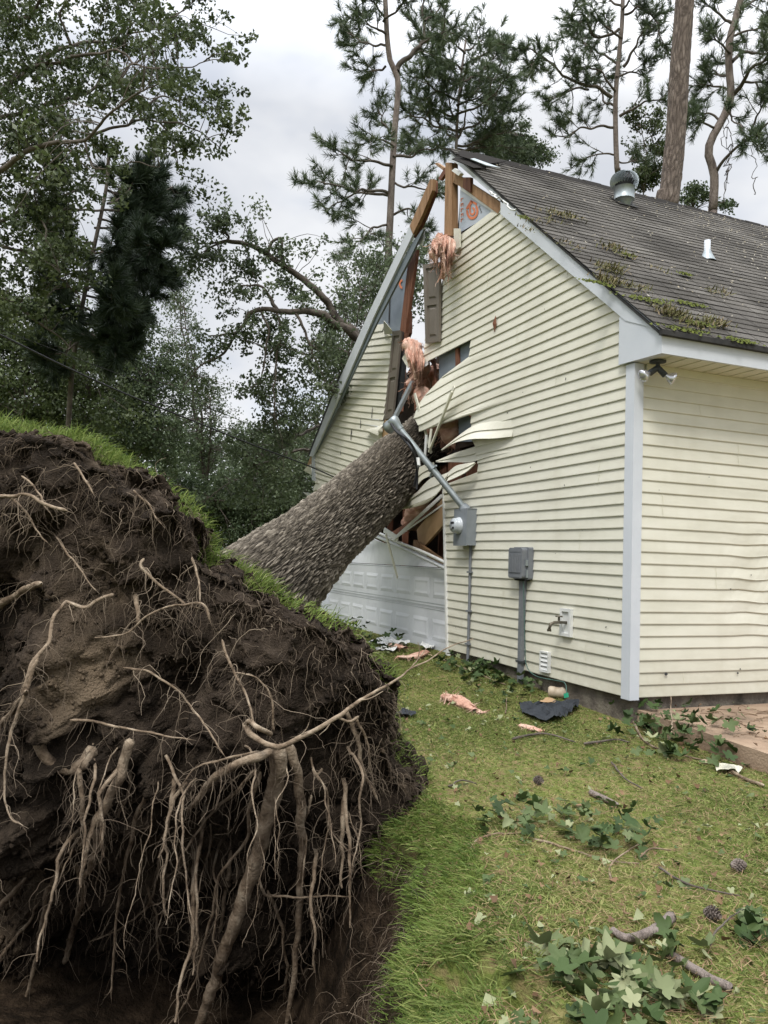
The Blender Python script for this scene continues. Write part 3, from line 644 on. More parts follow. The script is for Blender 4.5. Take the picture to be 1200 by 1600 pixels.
plank('siding_strip', 'siding', (648, 615), (674, 708), .045, .015, -.25, -.12)
plank('siding_strip', 'siding', (710, 604), (671, 704), .05, .012, -.22, -.14)
plank('siding_strip', 'soffit', (706, 612), (670, 706), .025, .02, -.24, -.18)
plank('siding_strip', 'white_vinyl', (666, 680), (664, 712), .05, .012, -.22, -.2)
plank('siding_strip', 'siding', (674, 670), (670, 700), .05, .012, -.2, -.2)
plank('metal_strip', 'galv', (645, 596), (612, 662), .09, .04, -.1, -.35)
plank('metal_strip', 'foamgrey', (668, 560), (646, 596), .07, .03, .1, -.05)
plank('broken_stud', 'redlumber', (628, 570), (622, 650), .35, .03, .55, .4)
plank('broken_stud', 'redlumber', (675, 585), (672, 650), .28, .04, .5, .4)
plank('broken_stud', 'redlumber', (648, 560), (652, 640), .10, .05, .6, .5)
# strips of loose siding curling away from the wall beside the trunk
def ribbon(name, m, ctr, wid, n=16, th=.006):
    """ctr: [(px,py,y)], wid: [(dx,dy,dyy)] lower edge offset in px and metres out"""
    a = spline([Y0(x, y, yy) for x, y, yy in ctr], n); b = spline([Y0(x, y, yy) for x, y, yy in wid], n)
    v = []; f = []
    for k in range(n):
        m1 = a[k]+(b[k]-a[k])*.48; v += [a[k], m1, m1+V3(0, .016, -.004), b[k], b[k]+V3(0, th*2, 0)]
    for k in range(n-1): f += [(5*k+j, 5*k+5+j, 5*k+6+j, 5*k+1+j) for j in range(4)]
    return mesh_obj(name, v, f, M[m], house, False)
ribbon('siding_flap', 'siding', [(800, 655, -.02), (765, 659, -.04), (742, 664, -.08), (720, 678, -.12), (690, 702, -.18)], [(800, 682, -.04), (770, 685, -.10), (736, 686, -.18), (710, 692, -.2), (689, 704, -.2)])
ribbon('siding_flap', 'siding', [(800, 684, -.01), (765, 690, -.02), (735, 700, -.03), (710, 708, -.06), (681, 720, -.10)], [(800, 706, -.02), (765, 713, -.03), (735, 722, -.05), (710, 722, -.08), (681, 722, -.12)])
ribbon('siding_flap', 'siding', [(742, 722, -.10), (728, 724, -.14), (712, 728, -.15), (700, 738, -.16)], [(742, 724, -.12), (730, 736, -.16), (716, 744, -.18), (698, 752, -.2)])
ribbon('siding_flap', 'siding', [(700, 738, -.16), (690, 742, -.2), (672, 748, -.22), (652, 768, -.22)], [(697, 748, -.2), (682, 772, -.22), (655, 785, -.22), (625, 796, -.2)])
ribbon('siding_flap', 'soffit', [(696, 742, -.05), (680, 756, -.12), (655, 768, -.15), (630, 780, -.15)], [(694, 758, -.04), (672, 782, -.12), (648, 792, -.15), (614, 798, -.15)])
ribbon('siding_flap', 'soffit', [(678, 722, -.02), (664, 726, -.05), (655, 730, -.08)], [(682, 740, -.02), (662, 748, -.06), (650, 760, -.1)])
# --- insulation
def fluff(name, ctr, r, rag=.5, n=900, seed=1, label=None, parent=None, flat=1.):
    """lumpy torn batt following points (x,y,z) with radii, noisy surface and loose wisps"""
    k = 22; P = spline(ctr, k); R = np.interp(np.linspace(0, 1, k), np.linspace(0, 1, len(r)), r); v, f = tube(P, R, 22)
    c = np.repeat(P, 22, 0); d = (v-c)*.85; nn = fbm(v*9+seed*7, 4)*rag + fbm(v*28+seed, 3)*rag*.5; d[:, 2] *= flat
    v = c+d*(1+nn)[:, None]
    S = Soup(); S.add(v, f, np.clip(.45+1.2*fbm(v*14+3, 3), 0, 1))
    for i in range(n):
        j = rng.integers(len(v)); a = v[j]; dd = unit(d[j])*.5+randdir(1)[0]*.6+V3(0, 0, -.4); L = .02+rng.random()*.07
        b = a+dd*L; s = unit(np.cross(dd, V3(0, 0, 1)))*.0028
        S.add([a-s, a+s, b+s*.4, b-s*.4], [[0, 1, 2, 3]], rng.random())
    for i in range(n//10):          # torn, hanging layers
        j = rng.integers(len(v)); a = v[j]+d[j]*.1; dd = unit(unit(d[j])*.5+V3(0, 0, -1.1*flat)+randdir(1)[0]*.5); s = unit(np.cross(dd, randdir(1)[0])); wd = rng.uniform(.003, .013); L = rng.uniform(.06, .2)*(.5+.5*flat); st = []
        for q in range(6):
            st += [a-s*wd*rng.uniform(.3, 1), a+s*wd*rng.uniform(.3, 1)]; a = a+dd*L/5; dd = unit(dd+randdir(1)[0]*.45)
        tt_ = rng.random(); S.add(st, [[2*q, 2*q+1, 2*q+3, 2*q+2] for q in range(5)], tt_)
    return S.obj(name, M['pink'], parent, False, label)
fluff('insulation', [Y0(678, 381, -.03), Y0(690, 376, -.06), Y0(703, 377, -.04)], [.05, .09, .06], .7, 300, 1, parent=house)
fluff('insulation', [Y0(700, 376, -.1), Y0(699, 395, -.16), Y0(695, 415, -.17), Y0(692, 436, -.14)], [.04, .07, .06, .015], .8, 500, 2, parent=house)
fluff('insulation', [Y0(682, 382, -.05), Y0(679, 395, -.1), Y0(681, 412, -.08)], [.05, .07, .02], .8, 300, 3, parent=house)
def drape(ctr, lens, yy, seed, wob=.05, name='insulation'):
    """hanging torn batt: ctr = top edge pixels, lens = hanging length in pixels along it"""
    nu, nv_ = 26, 22; tp = spline([(x, y, 0) for x, y in ctr], nu); ln = np.interp(np.linspace(0, 1, nu), np.linspace(0, 1, len(lens)), lens); ln = ln*(1+.35*fbm(np.stack([np.arange(nu)*.9, np.full(nu, seed*3.), np.zeros(nu)], 1), 2)); P = []
    for i in range(nu):
        for j in range(nv_):
            t = j/(nv_-1); q = np.array([[i*.22+seed, t*1.2, seed*2.]]); w = vnoise(q)[0]; w2 = vnoise(q*np.array([3.4, 1.6, 1]))[0]
            P.append(Y0(tp[i, 0]+w*3.5*t+(tp[:, 0].mean()-tp[i, 0])*.45*t*t, tp[i, 1]+ln[i]*t, yy-wob*2*math.sin(min(1, t*1.3)*2.6)-wob*.9*w2-wob*1.4*w))
    P = np.array(P); P += np.stack([fbm(P*30+seed, 2), fbm(P*30+9, 2), fbm(P*30+17, 2)], 1)*.010
    F_ = [(i*nv_+j, (i+1)*nv_+j, (i+1)*nv_+j+1, i*nv_+j+1) for i in range(nu-1) for j in range(nv_-1) if not (j > 15 and _h(np.array([i//2]), np.array([seed]), np.array([3]))[0] < (j-14)*.11)]
    S = Soup(); S.add(P, F_, np.clip(.5+fbm(P*9+seed, 3)*1.1, 0, 1))
    for k in range(420):
        a = P[rng.integers(nv_*2, len(P))]; dd = unit(V3(0, -.3, -.8)+randdir(1)[0]*.7); b = a+dd*rng.uniform(.02, .07); s = unit(np.cross(dd, V3(0, 1, 0)))*.002; S.add([a-s, a+s, b+s*.3, b-s*.3], [[0, 1, 2, 3]], rng.random())
    return S.obj(name, M['pink'], house, True)
drape([(674, 380), (680, 372), (690, 370), (698, 374)], [26, 40, 36, 20], -.12, 1)
drape([(688, 374), (697, 369), (707, 372), (712, 378)], [50, 66, 52, 26], -.17, 2)
drape([(684, 376), (692, 371), (702, 374)], [16, 40, 30], -.22, 3)
drape([(632, 536), (643, 531), (655, 540), (664, 556)], [40, 62, 64, 34], -.02, 4, .08)
drape([(640, 545), (650, 542), (660, 560)], [30, 70, 50], -.08, 5, .06)
drape([(634, 596), (640, 590), (648, 592)], [20, 40, 26], -.02, 6, .04)
fluff('insulation', [Y0(634, 534, .05), Y0(648, 550, -.02), Y0(652, 575, -.05), Y0(656, 600, -.02)], [.06, .13, .10, .04], .7, 400, 4, parent=house)
fluff('insulation', [Y0(660, 556, .0), Y0(662, 575, .02), Y0(648, 598, .0), Y0(637, 612, -.02)], [.08, .1, .1, .05], .5, 300, 5, parent=house)
fluff('insulation', [Y0(655, 618, -.0), Y0(663, 622, -.05), Y0(668, 630, -.03)], [.08, .15, .08], .6, 400, 6, parent=house)
fluff('insulation', [Y0(674, 590, .3), Y0(680, 590, .3), Y0(692, 588, .3)], [.15, .22, .15], .6, 300, 7, parent=house)
fluff('insulation', [Y0(672, 645, .05), Y0(676, 662, .05), Y0(676, 680, .05)], [.1, .16, .1], .5, 200, 8, parent=house)
fluff('insulation', [Y0(708, 650, .1), Y0(707, 670, .1), Y0(706, 700, .12)], [.13, .18, .1], .5, 200, 9, parent=house)
fluff('insulation', [Y0(640, 815, .5), Y0(655, 800, .5), Y0(668, 770, .5)], [.15, .2, .15], .6, 100, 10, parent=house)
q = MB(); q.prism([Y0(628, 560, -.04), Y0(634, 550, -.06), Y0(644, 568, -.1), Y0(637, 575, -.1)], V3(0, .01, 0)); q.obj('siding_flap', M['siding'], house)
q = MB(); q.prism([Y0(660, 568, -.05), Y0(668, 564, -.06), Y0(668, 570, -.06), Y0(663, 574, -.08)], V3(0, .01, 0)); q.obj('torn_flashing', M['white_vinyl'], house)
prism_part('vinyl_scrap', 'siding', [(709, 357), (718, 357), (718, 386), (713, 390), (709, 372)], -.06, .02)

# --- enclosing inner shell (keeps the attic and garage dark)
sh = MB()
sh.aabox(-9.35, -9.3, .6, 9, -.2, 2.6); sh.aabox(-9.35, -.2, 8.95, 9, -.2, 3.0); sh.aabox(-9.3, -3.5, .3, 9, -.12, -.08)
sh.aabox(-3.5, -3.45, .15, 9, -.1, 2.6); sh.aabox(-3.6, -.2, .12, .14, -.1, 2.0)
sh.prism([V3(-7.6, .7, 2.5), V3(-3.5, .7, 2.5), V3(-3.5, .7, 4.2), V3(-4.4, .7, 4.15), V3(-5.1, .7, 4.3), V3(-5.9, .7, 4.0), V3(-6.4, .7, 4.25), V3(-7.6, .7, 3.6)][::-1], V3(0, .04, 0))  # broken partition added in dark colour to darken the view into the hole
sh.obj('inner_wall_and_blocker', M['interior'], house)
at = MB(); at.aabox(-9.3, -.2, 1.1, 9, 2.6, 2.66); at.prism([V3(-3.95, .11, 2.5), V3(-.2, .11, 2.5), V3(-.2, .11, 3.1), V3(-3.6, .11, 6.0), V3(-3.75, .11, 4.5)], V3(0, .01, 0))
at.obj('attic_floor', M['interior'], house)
fr = MB()
for k in range(6): fr.aabox(-4.9-.7*k, -4.86-.7*k, .9, 1.0, .0, 2.6)
fr.obj('inner_stud', M['redlumber'], house)

# ================================================================== ROOF
def roof_sheet(name, y0, y1, x_of, slope_len, base_e, dirv, cut=None, dy=.25, parent=house):
    pitch = .13; rows = int(slope_len/pitch); nrm = unit(np.cross(V3(0, 1, 0), dirv)); nrm = nrm if nrm[2] > 0 else -nrm
    ys = np.arange(y0, y1+.01, dy); v = []; f = []; uv = []
    for r in range(rows+1):
        s0, s1 = r*pitch, min(slope_len, (r+1)*pitch+.012)
        b = len(v)
        for j, y in enumerate(ys):
            w = .012*math.sin(y*1.3+r*.7)+.010*vnoise(np.array([[y*2.1, r*.9, 3.]]))[0]
            lift = .004*abs(vnoise(np.array([[y*3.3, r*1.7, 8.]]))[0])
            sag = -.02*math.sin(y*.6+1)*math.sin(s0/slope_len*3)
            for s, h in ((s0+w if r else s0, .0), (s0+w if r else s0, .0075+lift), (s1+w*.5, .002)):
                p = base_e+dirv*s+V3(0, y, 0)+nrm*(h+sag)
                v.append(p); uv.append((y+(.15 if r % 2 else 0), s))
        for j in range(len(ys)-1):
            if cut and cut(ys[j], s0): continue
            a = b+3*j; c = a+3; f += [(a, c, c+1, a+1), (a+1, c+1, c+2, a+2)]
    me_o = mesh_obj(name, v, f, M['shingle'], parent)
    ul = me_o.data.uv_layers.new(name='slope'); idx = np.zeros(len(me_o.data.loops), np.int32); me_o.data.loops.foreach_get('vertex_index', idx)
    ul.data.foreach_set('uv', np.array(uv)[idx].ravel().astype(np.float32)); return me_o
E0 = V3(.42, 0, ZE+.005); TOP = V3(-3.6, 0, 6.43); RD = unit(TOP-E0); RL = np.linalg.norm(TOP-E0)
roof = roof_sheet('roof_shingles', -.09, 12.2, None, RL, E0, RD)
RN = unit(np.cross(V3(0, 1, 0), RD)); RN = RN if RN[2] > 0 else -RN
def RP(px, py, h=0.): return onplane(px, py, E0+RN*(h+.01), RN)
dk = MB(); dk.prism([E0-RN*.012+V3(-.02, -.08, 0), TOP-RN*.012+V3(0, -.08, 0), TOP-RN*.03+V3(0, -.08, 0), E0-RN*.03+V3(-.02, -.08, 0)], V3(0, 12.2, 0)); dk.obj('roof_deck', M['darkedge'], house)
de = MB(); de.aabox(.386, .43, -.09, 9.6, ZE-.03, ZE+.012); de.obj('drip_edge', M['darkedge'], house)
rc = MB()
for k in range(40): rc.prism([TOP+V3(.13, .5+k*.3, -.105), TOP+V3(0, .5+k*.3, .02+.006*(k % 2)), TOP+V3(-.14, .5+k*.3, -.09), TOP+V3(-.13, .5+k*.3, -.11), TOP+V3(0, .5+k*.3, 0.0), TOP+V3(.12, .5+k*.3, -.125)][::-1], V3(0, .31, 0))
rc.obj('ridge_cap', M['shingle'], house)
# torn shingles at the peak
ts = MB()
for (a, b, c, d, h) in [((712, 240), (722, 234), (762, 245), (748, 250), .03), ((716, 243), (745, 238), (790, 252), (760, 256), .05), ((706, 248), (720, 243), (760, 262), (740, 262), .02)]:
    pp = [RP(*a, h), RP(*b, h), RP(*c, h*.6), RP(*d, h*.6)]; ts.prism(pp, RN*-.008)
ts.obj('lifted_shingle', M['shingle'], house)
q = MB(); q.prism([RP(735, 248, .05), RP(741, 247, .06), RP(782, 262, .05), RP(760, 258, .05)], RN*-.01); q.obj('torn_flashing', M['galv'], house)
q = Soup(); tr_ = spline([RP(765, 298, .02), RP(777, 310, .03), RP(786, 313, .02), RP(800, 326, .02), RP(808, 330, .02)], 16); tr_ = tr_+rng.normal(size=tr_.shape)*.012; q.tube(tr_, .009, 5); q.obj('torn_edge_strip', M['white_vinyl'], house)
# left slope, ripped open near the gable
LD = unit(V3(-6.0, 0, -3.75)); LE = V3(-9.6, 0, 2.68); LLn = 7.05
roof_sheet('roof_shingles', 2.6, 12.2, None, LLn, LE, -LD, cut=lambda y, s: y < 3.4+.6*math.sin(s*2.3) and s > 1.2)
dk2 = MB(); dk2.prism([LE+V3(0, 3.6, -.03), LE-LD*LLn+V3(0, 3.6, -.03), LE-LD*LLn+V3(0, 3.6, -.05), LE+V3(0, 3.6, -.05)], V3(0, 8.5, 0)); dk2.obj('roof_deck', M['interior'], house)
# moss, twig clumps and fallen leaf bits lying on the roof
ms = Soup()
for (px, py, n, L) in [(865, 333, 90, .05), (893, 338, 90, .05), (863, 345, 50, .04), (893, 383, 50, .04), (960, 388, 120, .05), (955, 420, 160, .06), (950, 438, 150, .05), (965, 442, 90, .05), (996, 450, 60, .05), (1045, 488, 160, .06), (1060, 493, 120, .05), (1117, 505, 140, .06), (1120, 455, 60, .05), (1085, 508, 80, .04), (824, 341, 50, .03), (985, 400, 40, .04), (830, 360, 40, .04), (1030, 420, 40, .03)]:
    c = RP(px, py, .01)
    for i in range(n):
        u = rng.normal(size=2)*.085; p = c+V3(0, 1, 0)*u[0]+RD*u[1]*.6; d = unit(RN*rng.random()+randdir(1)[0]*.8); s = unit(np.cross(d, RN))*.007
        q_ = p+d*L*(.4+rng.random()); ms.add([p-s, p+s, q_+s*.3, q_-s*.3], [[0, 1, 2, 3]], rng.random())
ms.obj('twig_clumps', mat('roof_twigs', [(.07, .06, .03), (.12, .1, .05)], .95, 8, tintcols=[(.05, .06, .015), (.12, .12, .04), (.25, .19, .12)], tintmix=.7), roof)['kind'] = 'stuff'
gm = Soup()
for (px, py, w, h) in [(1010, 468, .32, .05), (1080, 475, .26, .05), (1070, 515, .3, .04), (1156, 532, .24, .04), (1090, 505, .2, .04), (935, 442, .2, .04), (980, 398, .12, .04), (1070, 428, .1, .04), (820, 340, .08, .05)]:
    c = RP(px, py, .008)
    for i in range(140):
        u, v_ = rng.normal()*w*.4, rng.normal()*h*.5; p = c+V3(0, u, 0)+RD*v_; a = rng.random()*6.3; e = (V3(0, math.cos(a), 0)+RD*math.sin(a))*.014; g_ = np.cross(e, RN)
        gm.add([p-e, p-g_, p+e+RN*.012, p+g_], [[0, 1, 2, 3]], rng.random())
gm.obj('moss_patch', M['moss'], roof)['kind'] = 'stuff'
lb = Soup()
for i in range(2600):
    s = rng.random()*RL; y = rng.random()**.8*8
    if rng.random() > .25+.75*(y > 3)*(s > 1): continue
    p = E0+RD*s+V3(0, y, 0)+RN*.016; a = rng.random()*6.3; e = (V3(0, math.cos(a), 0)+RD*math.sin(a))*(.008+.014*rng.random()); g_ = np.cross(e, RN)*.5
    lb.add([p-e, p-g_, p+e+RN*.008, p+g_], [[0, 1, 2, 3]], rng.random())
lb.obj('leaf_bits', mat('roof_leaf_bits', [(.2, .16, .1), (.4, .36, .27)], .9, 9, tintcols=[(.07, .06, .03), (.3, .26, .18), (.5, .47, .4)], tintmix=.8), roof)['kind'] = 'stuff'
# --- turbine vent
tb = RP(975, 316, .0)
VS = .68
tv = MB(); tv.lathe(tb-V3(0, 0, .12*VS), (0, 0, 1), [(0*VS, .10*VS), (.13*VS, .155*VS), (.16*VS, .19*VS), (.165*VS, .2*VS), (.17*VS, .195*VS), (.40*VS, .195*VS), (.405*VS, .205*VS)], 28)
vent = tv.obj('turbine_vent', M['galv'], house, True)
cap = MB(); R_ = .27*VS; ct_ = tb+V3(0, 0, .26*VS)
for k in range(26):
    a0 = k*2*math.pi/26; pts = []
    for j in range(9):
        t = j/8; ph = -.45+t*1.75; rr = R_*math.cos(ph*.85)*1.02; aa = a0+t*.55; pts.append((ct_+V3(rr*math.cos(aa), rr*math.sin(aa), .15*VS+.19*VS*math.sin(ph)), ct_+V3((rr-.045)*math.cos(aa+.10), (rr-.045)*math.sin(aa+.10), .15*VS+.19*VS*math.sin(ph))))
    for j in range(8): cap.add([pts[j][0], pts[j+1][0], pts[j+1][1], pts[j][1]], [(0, 1, 2, 3)])
cr_ = MB(); cr_.lathe(ct_, (0, 0, 1), [(.05*VS, .16*VS), (.15*VS, .19*VS), (.28*VS, .13*VS), (.31*VS, .0)], 20); cr_.obj('turbine_inner_shade', M['black'], vent)  # black fill stands in for the shade between the blades
cap.obj('turbine_blade', M['galv'], vent)['kind'] = 'stuff'
tp = MB(); tp.lathe(ct_+V3(0, 0, .325*VS), (0, 0, 1), [(0, .11*VS), (.015*VS, .1*VS), (.03*VS, .02*VS), (.031*VS, 0)], 20); tp.obj('turbine_cap', M['galv'], vent)
fl3 = MB(); fl3.box(tb-RN*.0, RD*.15, V3(0, .15, 0), RN*.006); fl3.obj('vent_flashing', M['darkedge'], vent)
# plumbing vent pipe
pb_ = RP(1105, 398, .0); pv_ = MB(); pv_.lathe(pb_, (0, 0, 1), [(-.05, .036), (.17, .036), (.17, .03), (.1, .03)], 18); pvo = pv_.obj('vent_pipe', M['trim'], house, True)
pf = MB(); pf.lathe(pb_, (0, 0, 1), [(-.08, .10), (.0, .06), (.05, .04)], 18); pf.obj('pipe_boot', M['galv'], pvo)

# ================================================================== FITTINGS on the gable wall
# meter box
mb = MB(); mx, mz = -2.86, 1.47
def onwall(px, py, off=.02): return Y0(px, py, -off)
a = Y0(720, 845, -.0); b = Y0(753, 795, -.0)
bx0, bx1 = -3.02, -2.70; bz0, bz1 = 1.27, 1.69
mb.aabox(bx0, bx1, -.14, -.012, bz0, bz1); mb.aabox(bx0-.006, bx1+.006, -.148, -.139, bz0-.006, bz1+.006); mb.aabox(bx0-.005, bx1+.005, -.145, -.012, bz1, bz1+.008)
mbo = mb.obj('meter_box', M['meterbox'], house)
me_ = MB(); mc = V3((bx0+bx1)/2-.03, -.148, 1.50)
me_.lathe(mc, (0, -1, 0), [(0, .10), (.02, .10), (.022, .088), (.065, .086), (.085, .078), (.088, .0)], 30); meo = me_.obj('electric_meter', M['glass'], mbo, True)
mf = MB(); mf.box(mc+V3(-.0, -.090, .03), (.04, 0, 0), (0, .001, 0), (0, 0, .012)); mf.box(mc+V3(.02, -.090, -.03), (.022, 0, 0), (0, .001, 0), (0, 0, .012)); mf.box(mc+V3(-.02, -.090, -.045), (.02, 0, 0), (0, .001, 0), (0, 0, .003)); mf.obj('meter_display', M['black'], meo)
# service mast: bent across the trunk
mast_a = V3(-2.86, -.085, 1.69); mast_b = onplane(618, 662, (0, -.80, 0), (0, 1, 0))
ms_ = Soup(); mp_ = spline([mast_a, mast_a*.98+mast_b*.02+V3(0, -.0, .0), (mast_a+mast_b)/2+V3(-.0, 0, .0), mast_b], 14); ms_.tube(mp_, .04, 14); msto = ms_.obj('service_mast', M['galv'], house, True)
dr = unit(mast_b-mast_a)
q = MB(); q.lathe(mast_a-dr*.02, dr, [(0, .065), (.05, .065), (.055, .055), (.08, .055)], 16); q.obj('mast_hub', M['meterbox'], msto, True)
q = MB(); mm = mast_a+(mast_b-mast_a)*.46; q.lathe(mm, dr, [(0, .05), (.03, .05)], 16); q.beam(mm+V3(.04, 0, .02), mm+V3(.09, 0, .04), .02, .02); q.beam(mm+V3(-.04, 0, -.04), mm+V3(-.06, 0, -.09), .02, .02); q.obj('pipe_clamp', M['galv'], msto)
q = MB(); q.lathe(mast_b-dr*.1, dr, [(0, .05), (.06, .052), (.1, .065), (.15, .075), (.18, .06), (.19, .0)], 18); whd = V3(-.25, -.1, -.15); q.lathe(mast_b+dr*.02, unit(whd), [(0, .07), (.08, .078), (.13, .08), (.131, .065), (.09, .06), (.09, 0)], 18); q.obj('weatherhead', M['galv'], msto, True)
for k, pts in enumerate([[(612, 663), (622, 674), (640, 690), (652, 715), (650, 745), (647, 760)], [(613, 664), (628, 683), (645, 705), (652, 740), (651, 765)], [(611, 662), (620, 675), (634, 685), (648, 706)]]):
    P = spline([onplane(x, y, (0, -.95-.02*k, 0), (0, 1, 0)) if j < 3 else onplane(x, y, (0, -.72, 0), (0, 1, 0)) for j, (x, y) in enumerate(pts)], 20); w_ = Soup(); w_.tube(P, .014, 6); w_.obj('service_wire', M['black'], msto, True)
q = Soup(); P_ = spline([onplane(652, 716, (0, -.75, 0), (0, 1, 0)), onplane(653, 728, (0, -.75, 0), (0, 1, 0))], 3); q.tube(P_, .03, 8); q.obj('wire_connector', M['white_vinyl'], msto)
# conduit below the meter
q = Soup(); q.tube([V3(-2.80, -.035, 1.27), V3(-2.79, -.035, .6), V3(-2.785, -.04, -.16)], .018, 8); q.obj('meter_conduit', M['grey'], house, True)
q = MB()
for z in (.95, .5, .12): q.aabox(-2.83, -2.75, -.062, -.02, z, z+.02)
q.obj('conduit_strap', M['grey'], house)
# telephone interface box
q = MB(); x0, x1, z0, z1 = -1.79, -1.49, .92, 1.25
def rbox(mbb, x0, x1, y0, y1, z0, z1, r, k=5):
    pts = []
    for cx_, cz_, a0 in ((x1-r, z1-r, 0), (x0+r, z1-r, 90), (x0+r, z0+r, 180), (x1-r, z0+r, 270)):
        for j in range(k+1): a = math.radians(a0+90*j/k); pts.append(V3(cx_+r*math.cos(a), y0, cz_+r*math.sin(a)))
    mbb.prism(pts, V3(0, y1-y0, 0))
rbox(q, x0, x1, -.07, -.012, z0, z1, .02); nb = q.obj('interface_box', M['grey'], house)
q = MB(); rbox(q, x0+.004, x1-.03, -.13, -.071, z0+.01, z1-.008, .03); cv_ = q.obj('box_cover', M['grey'], nb)
q = MB()
for k in range(7): q.aabox(x0+.035+k*.031, x0+.052+k*.031, -.142, -.128, z0+.07, z1-.07)
q.aabox(x0+.03, x1-.06, -.134, -.129, z1-.05, z1-.02); q.aabox(x0+.03, x1-.06, -.134, -.129, z0+.02, z0+.05)
q.obj('cover_rib', M['grey'], cv_)['kind'] = 'stuff'
q = MB(); q.aabox(x1-.028, x1-.008, -.10, -.07, z0+.14, z0+.2); q.aabox(x1-.025, x1-.005, -.09, -.07, z0+.02, z0+.1); q.obj('latch', M['galv'], nb)
q = MB(); q.aabox(x0+.05, x1-.05, -.08, -.02, z0-.015, z0-.0005); q.obj('box_collar', M['black'], nb)
q = MB(); q.prism([V3(-1.68, -.06, .905), V3(-1.60, -.06, .905), V3(-1.615, -.06, -.2), V3(-1.675, -.06, -.2)], V3(0, .04, 0)); q.obj('cable_conduit', M['grey'], house)
q = MB(); q.aabox(-1.70, -1.59, -.068, -.015, .07, .09); q.obj('conduit_strap', M['bronze'], house)
# spigot with mounting block
sp = V3(-.885, 0, .545); q = MB()
for a0, a1, c0, c1 in ((-.085, .085, .10, .13), (-.085, .085, -.13, -.10), (-.085, -.055, -.10, .10), (.055, .085, -.10, .10)): q.aabox(sp[0]+a0, sp[0]+a1, -.045, -.012, sp[2]+c0, sp[2]+c1)
q.aabox(sp[0]-.055, sp[0]+.055, -.026, -.012, sp[2]-.1, sp[2]+.1)
blk = q.obj('mounting_block', M['white_vinyl'], house)
q = MB(); q.tube([sp+V3(0, -.02, 0), sp+V3(0, -.16, 0), sp+V3(0, -.2, -.015), sp+V3(0, -.215, -.06)], [.013, .014, .016, .013], 10); q.lathe(sp+V3(0, -.11, 0), (0, 0, 1), [(0, .012), (.05, .010)], 10)
q.lathe(sp+V3(0, -.11, .05), (0, 0, 1), [(0, .0), (.001, .034), (.012, .034), (.013, 0)], 12); q.lathe(sp+V3(0, -.215, -.06), (0, 0, -1), [(0, .02), (.022, .02), (.022, 0)], 10); q.obj('spigot', M['brass'], blk, True)
# dryer vent
dv = V3(-1.215, 0, .135); q = MB()
for a0, a1, c0, c1 in ((-.075, .075, .085, .10), (-.075, .075, -.10, -.085), (-.075, -.06, -.085, .085), (.06, .075, -.085, .085)): q.aabox(dv[0]+a0, dv[0]+a1, -.05, -.012, dv[2]+c0, dv[2]+c1)
q.aabox(dv[0]-.06, dv[0]+.06, -.022, -.012, dv[2]-.085, dv[2]+.085)
dvo = q.obj('dryer_vent', M['white_vinyl'], house)
for k in range(4):
    s = MB(); zt = dv[2]+.083-k*.042; s.prism([V3(dv[0]-.058, -.03, zt), V3(dv[0]+.058, -.03, zt), V3(dv[0]+.058, -.048, zt-.038), V3(dv[0]-.058, -.048, zt-.038)], V3(0, .003, -.001)); s.obj('louvre', M['white_vinyl'], dvo)
# ground wire with green tag
q = Soup(); q.tube(spline([V3(-1.58, -.07, .9), V3(-1.56, -.05, .3), V3(-1.52, -.05, .06), V3(-1.35, -.05, -.02), V3(-1.05, -.05, -.015), V3(-.86, -.05, -.01), V3(-.82, -.06, -.06), V3(-.8, -.07, -.11)], 40), .005, 5); gw = q.obj('ground_wire', M['wire'], house, True)
q = MB(); q.box((-.79, -.08, -.115), (.03, 0, .01), (0, .004, 0), (-.005, 0, .02)); q.obj('wire_tag', M['green'], gw)
# twin floodlight under the soffit
fp = V3(.16, .10, ZB+.003); q = MB(); q.lathe(fp, (0, 0, -1), [(0, .0), (.0, .068), (.012, .068), (.022, .03), (.03, .0)], 24); q.lathe(fp-V3(0, 0, .02), (0, 0, -1), [(0, .018), (.04, .018)], 12); flo = q.obj('floodlight', M['bronze'], house, True)
j0 = fp-V3(0, 0, .055)
vr = CR; vu = V3(0, 0, 1)
for sgn, dirv in ((-1, unit(-CR*.8-vu*.55-CD*.2)), (1, unit(CR*.62-vu*.75-CD*.2))):
    q = MB(); q.lathe(j0, dirv, [(-.01, .016), (.0, .024), (.09, .027), (.095, .02)], 16); soc = q.obj('lamp_socket', M['bronze'], flo, True)
    bd = unit(dirv+(-CR*.15 if sgn < 0 else CR*.9)*.7+vu*.12); q = MB(); q.lathe(j0+dirv*.085, bd, [(0, .016), (.02, .02), (.045, .042), (.075, .055), (.085, .054), (.092, .03), (.094, 0)], 22); q.obj('bulb', M['bulb'], soc, True)
#PART3
# ================================================================== FALLEN TREE
TQ1, TQ2 = W(440, 892, 8.3), W(628, 722, 11.3)
T_ = unit(TQ2-TQ1); TP0 = TQ1 - T_*(TQ1[2]/T_[2]); A_ = unit(np.cross(T_, (0, 0, 1))); B_ = np.cross(A_, T_); N_ = -T_
O1 = TP0-1.2*T_
tree = thing('fallen_tree', 'huge uprooted tree with ridged bark lying into the gable, earthy root plate raised', 'tree', (TQ1[0], TQ1[1], -.22))
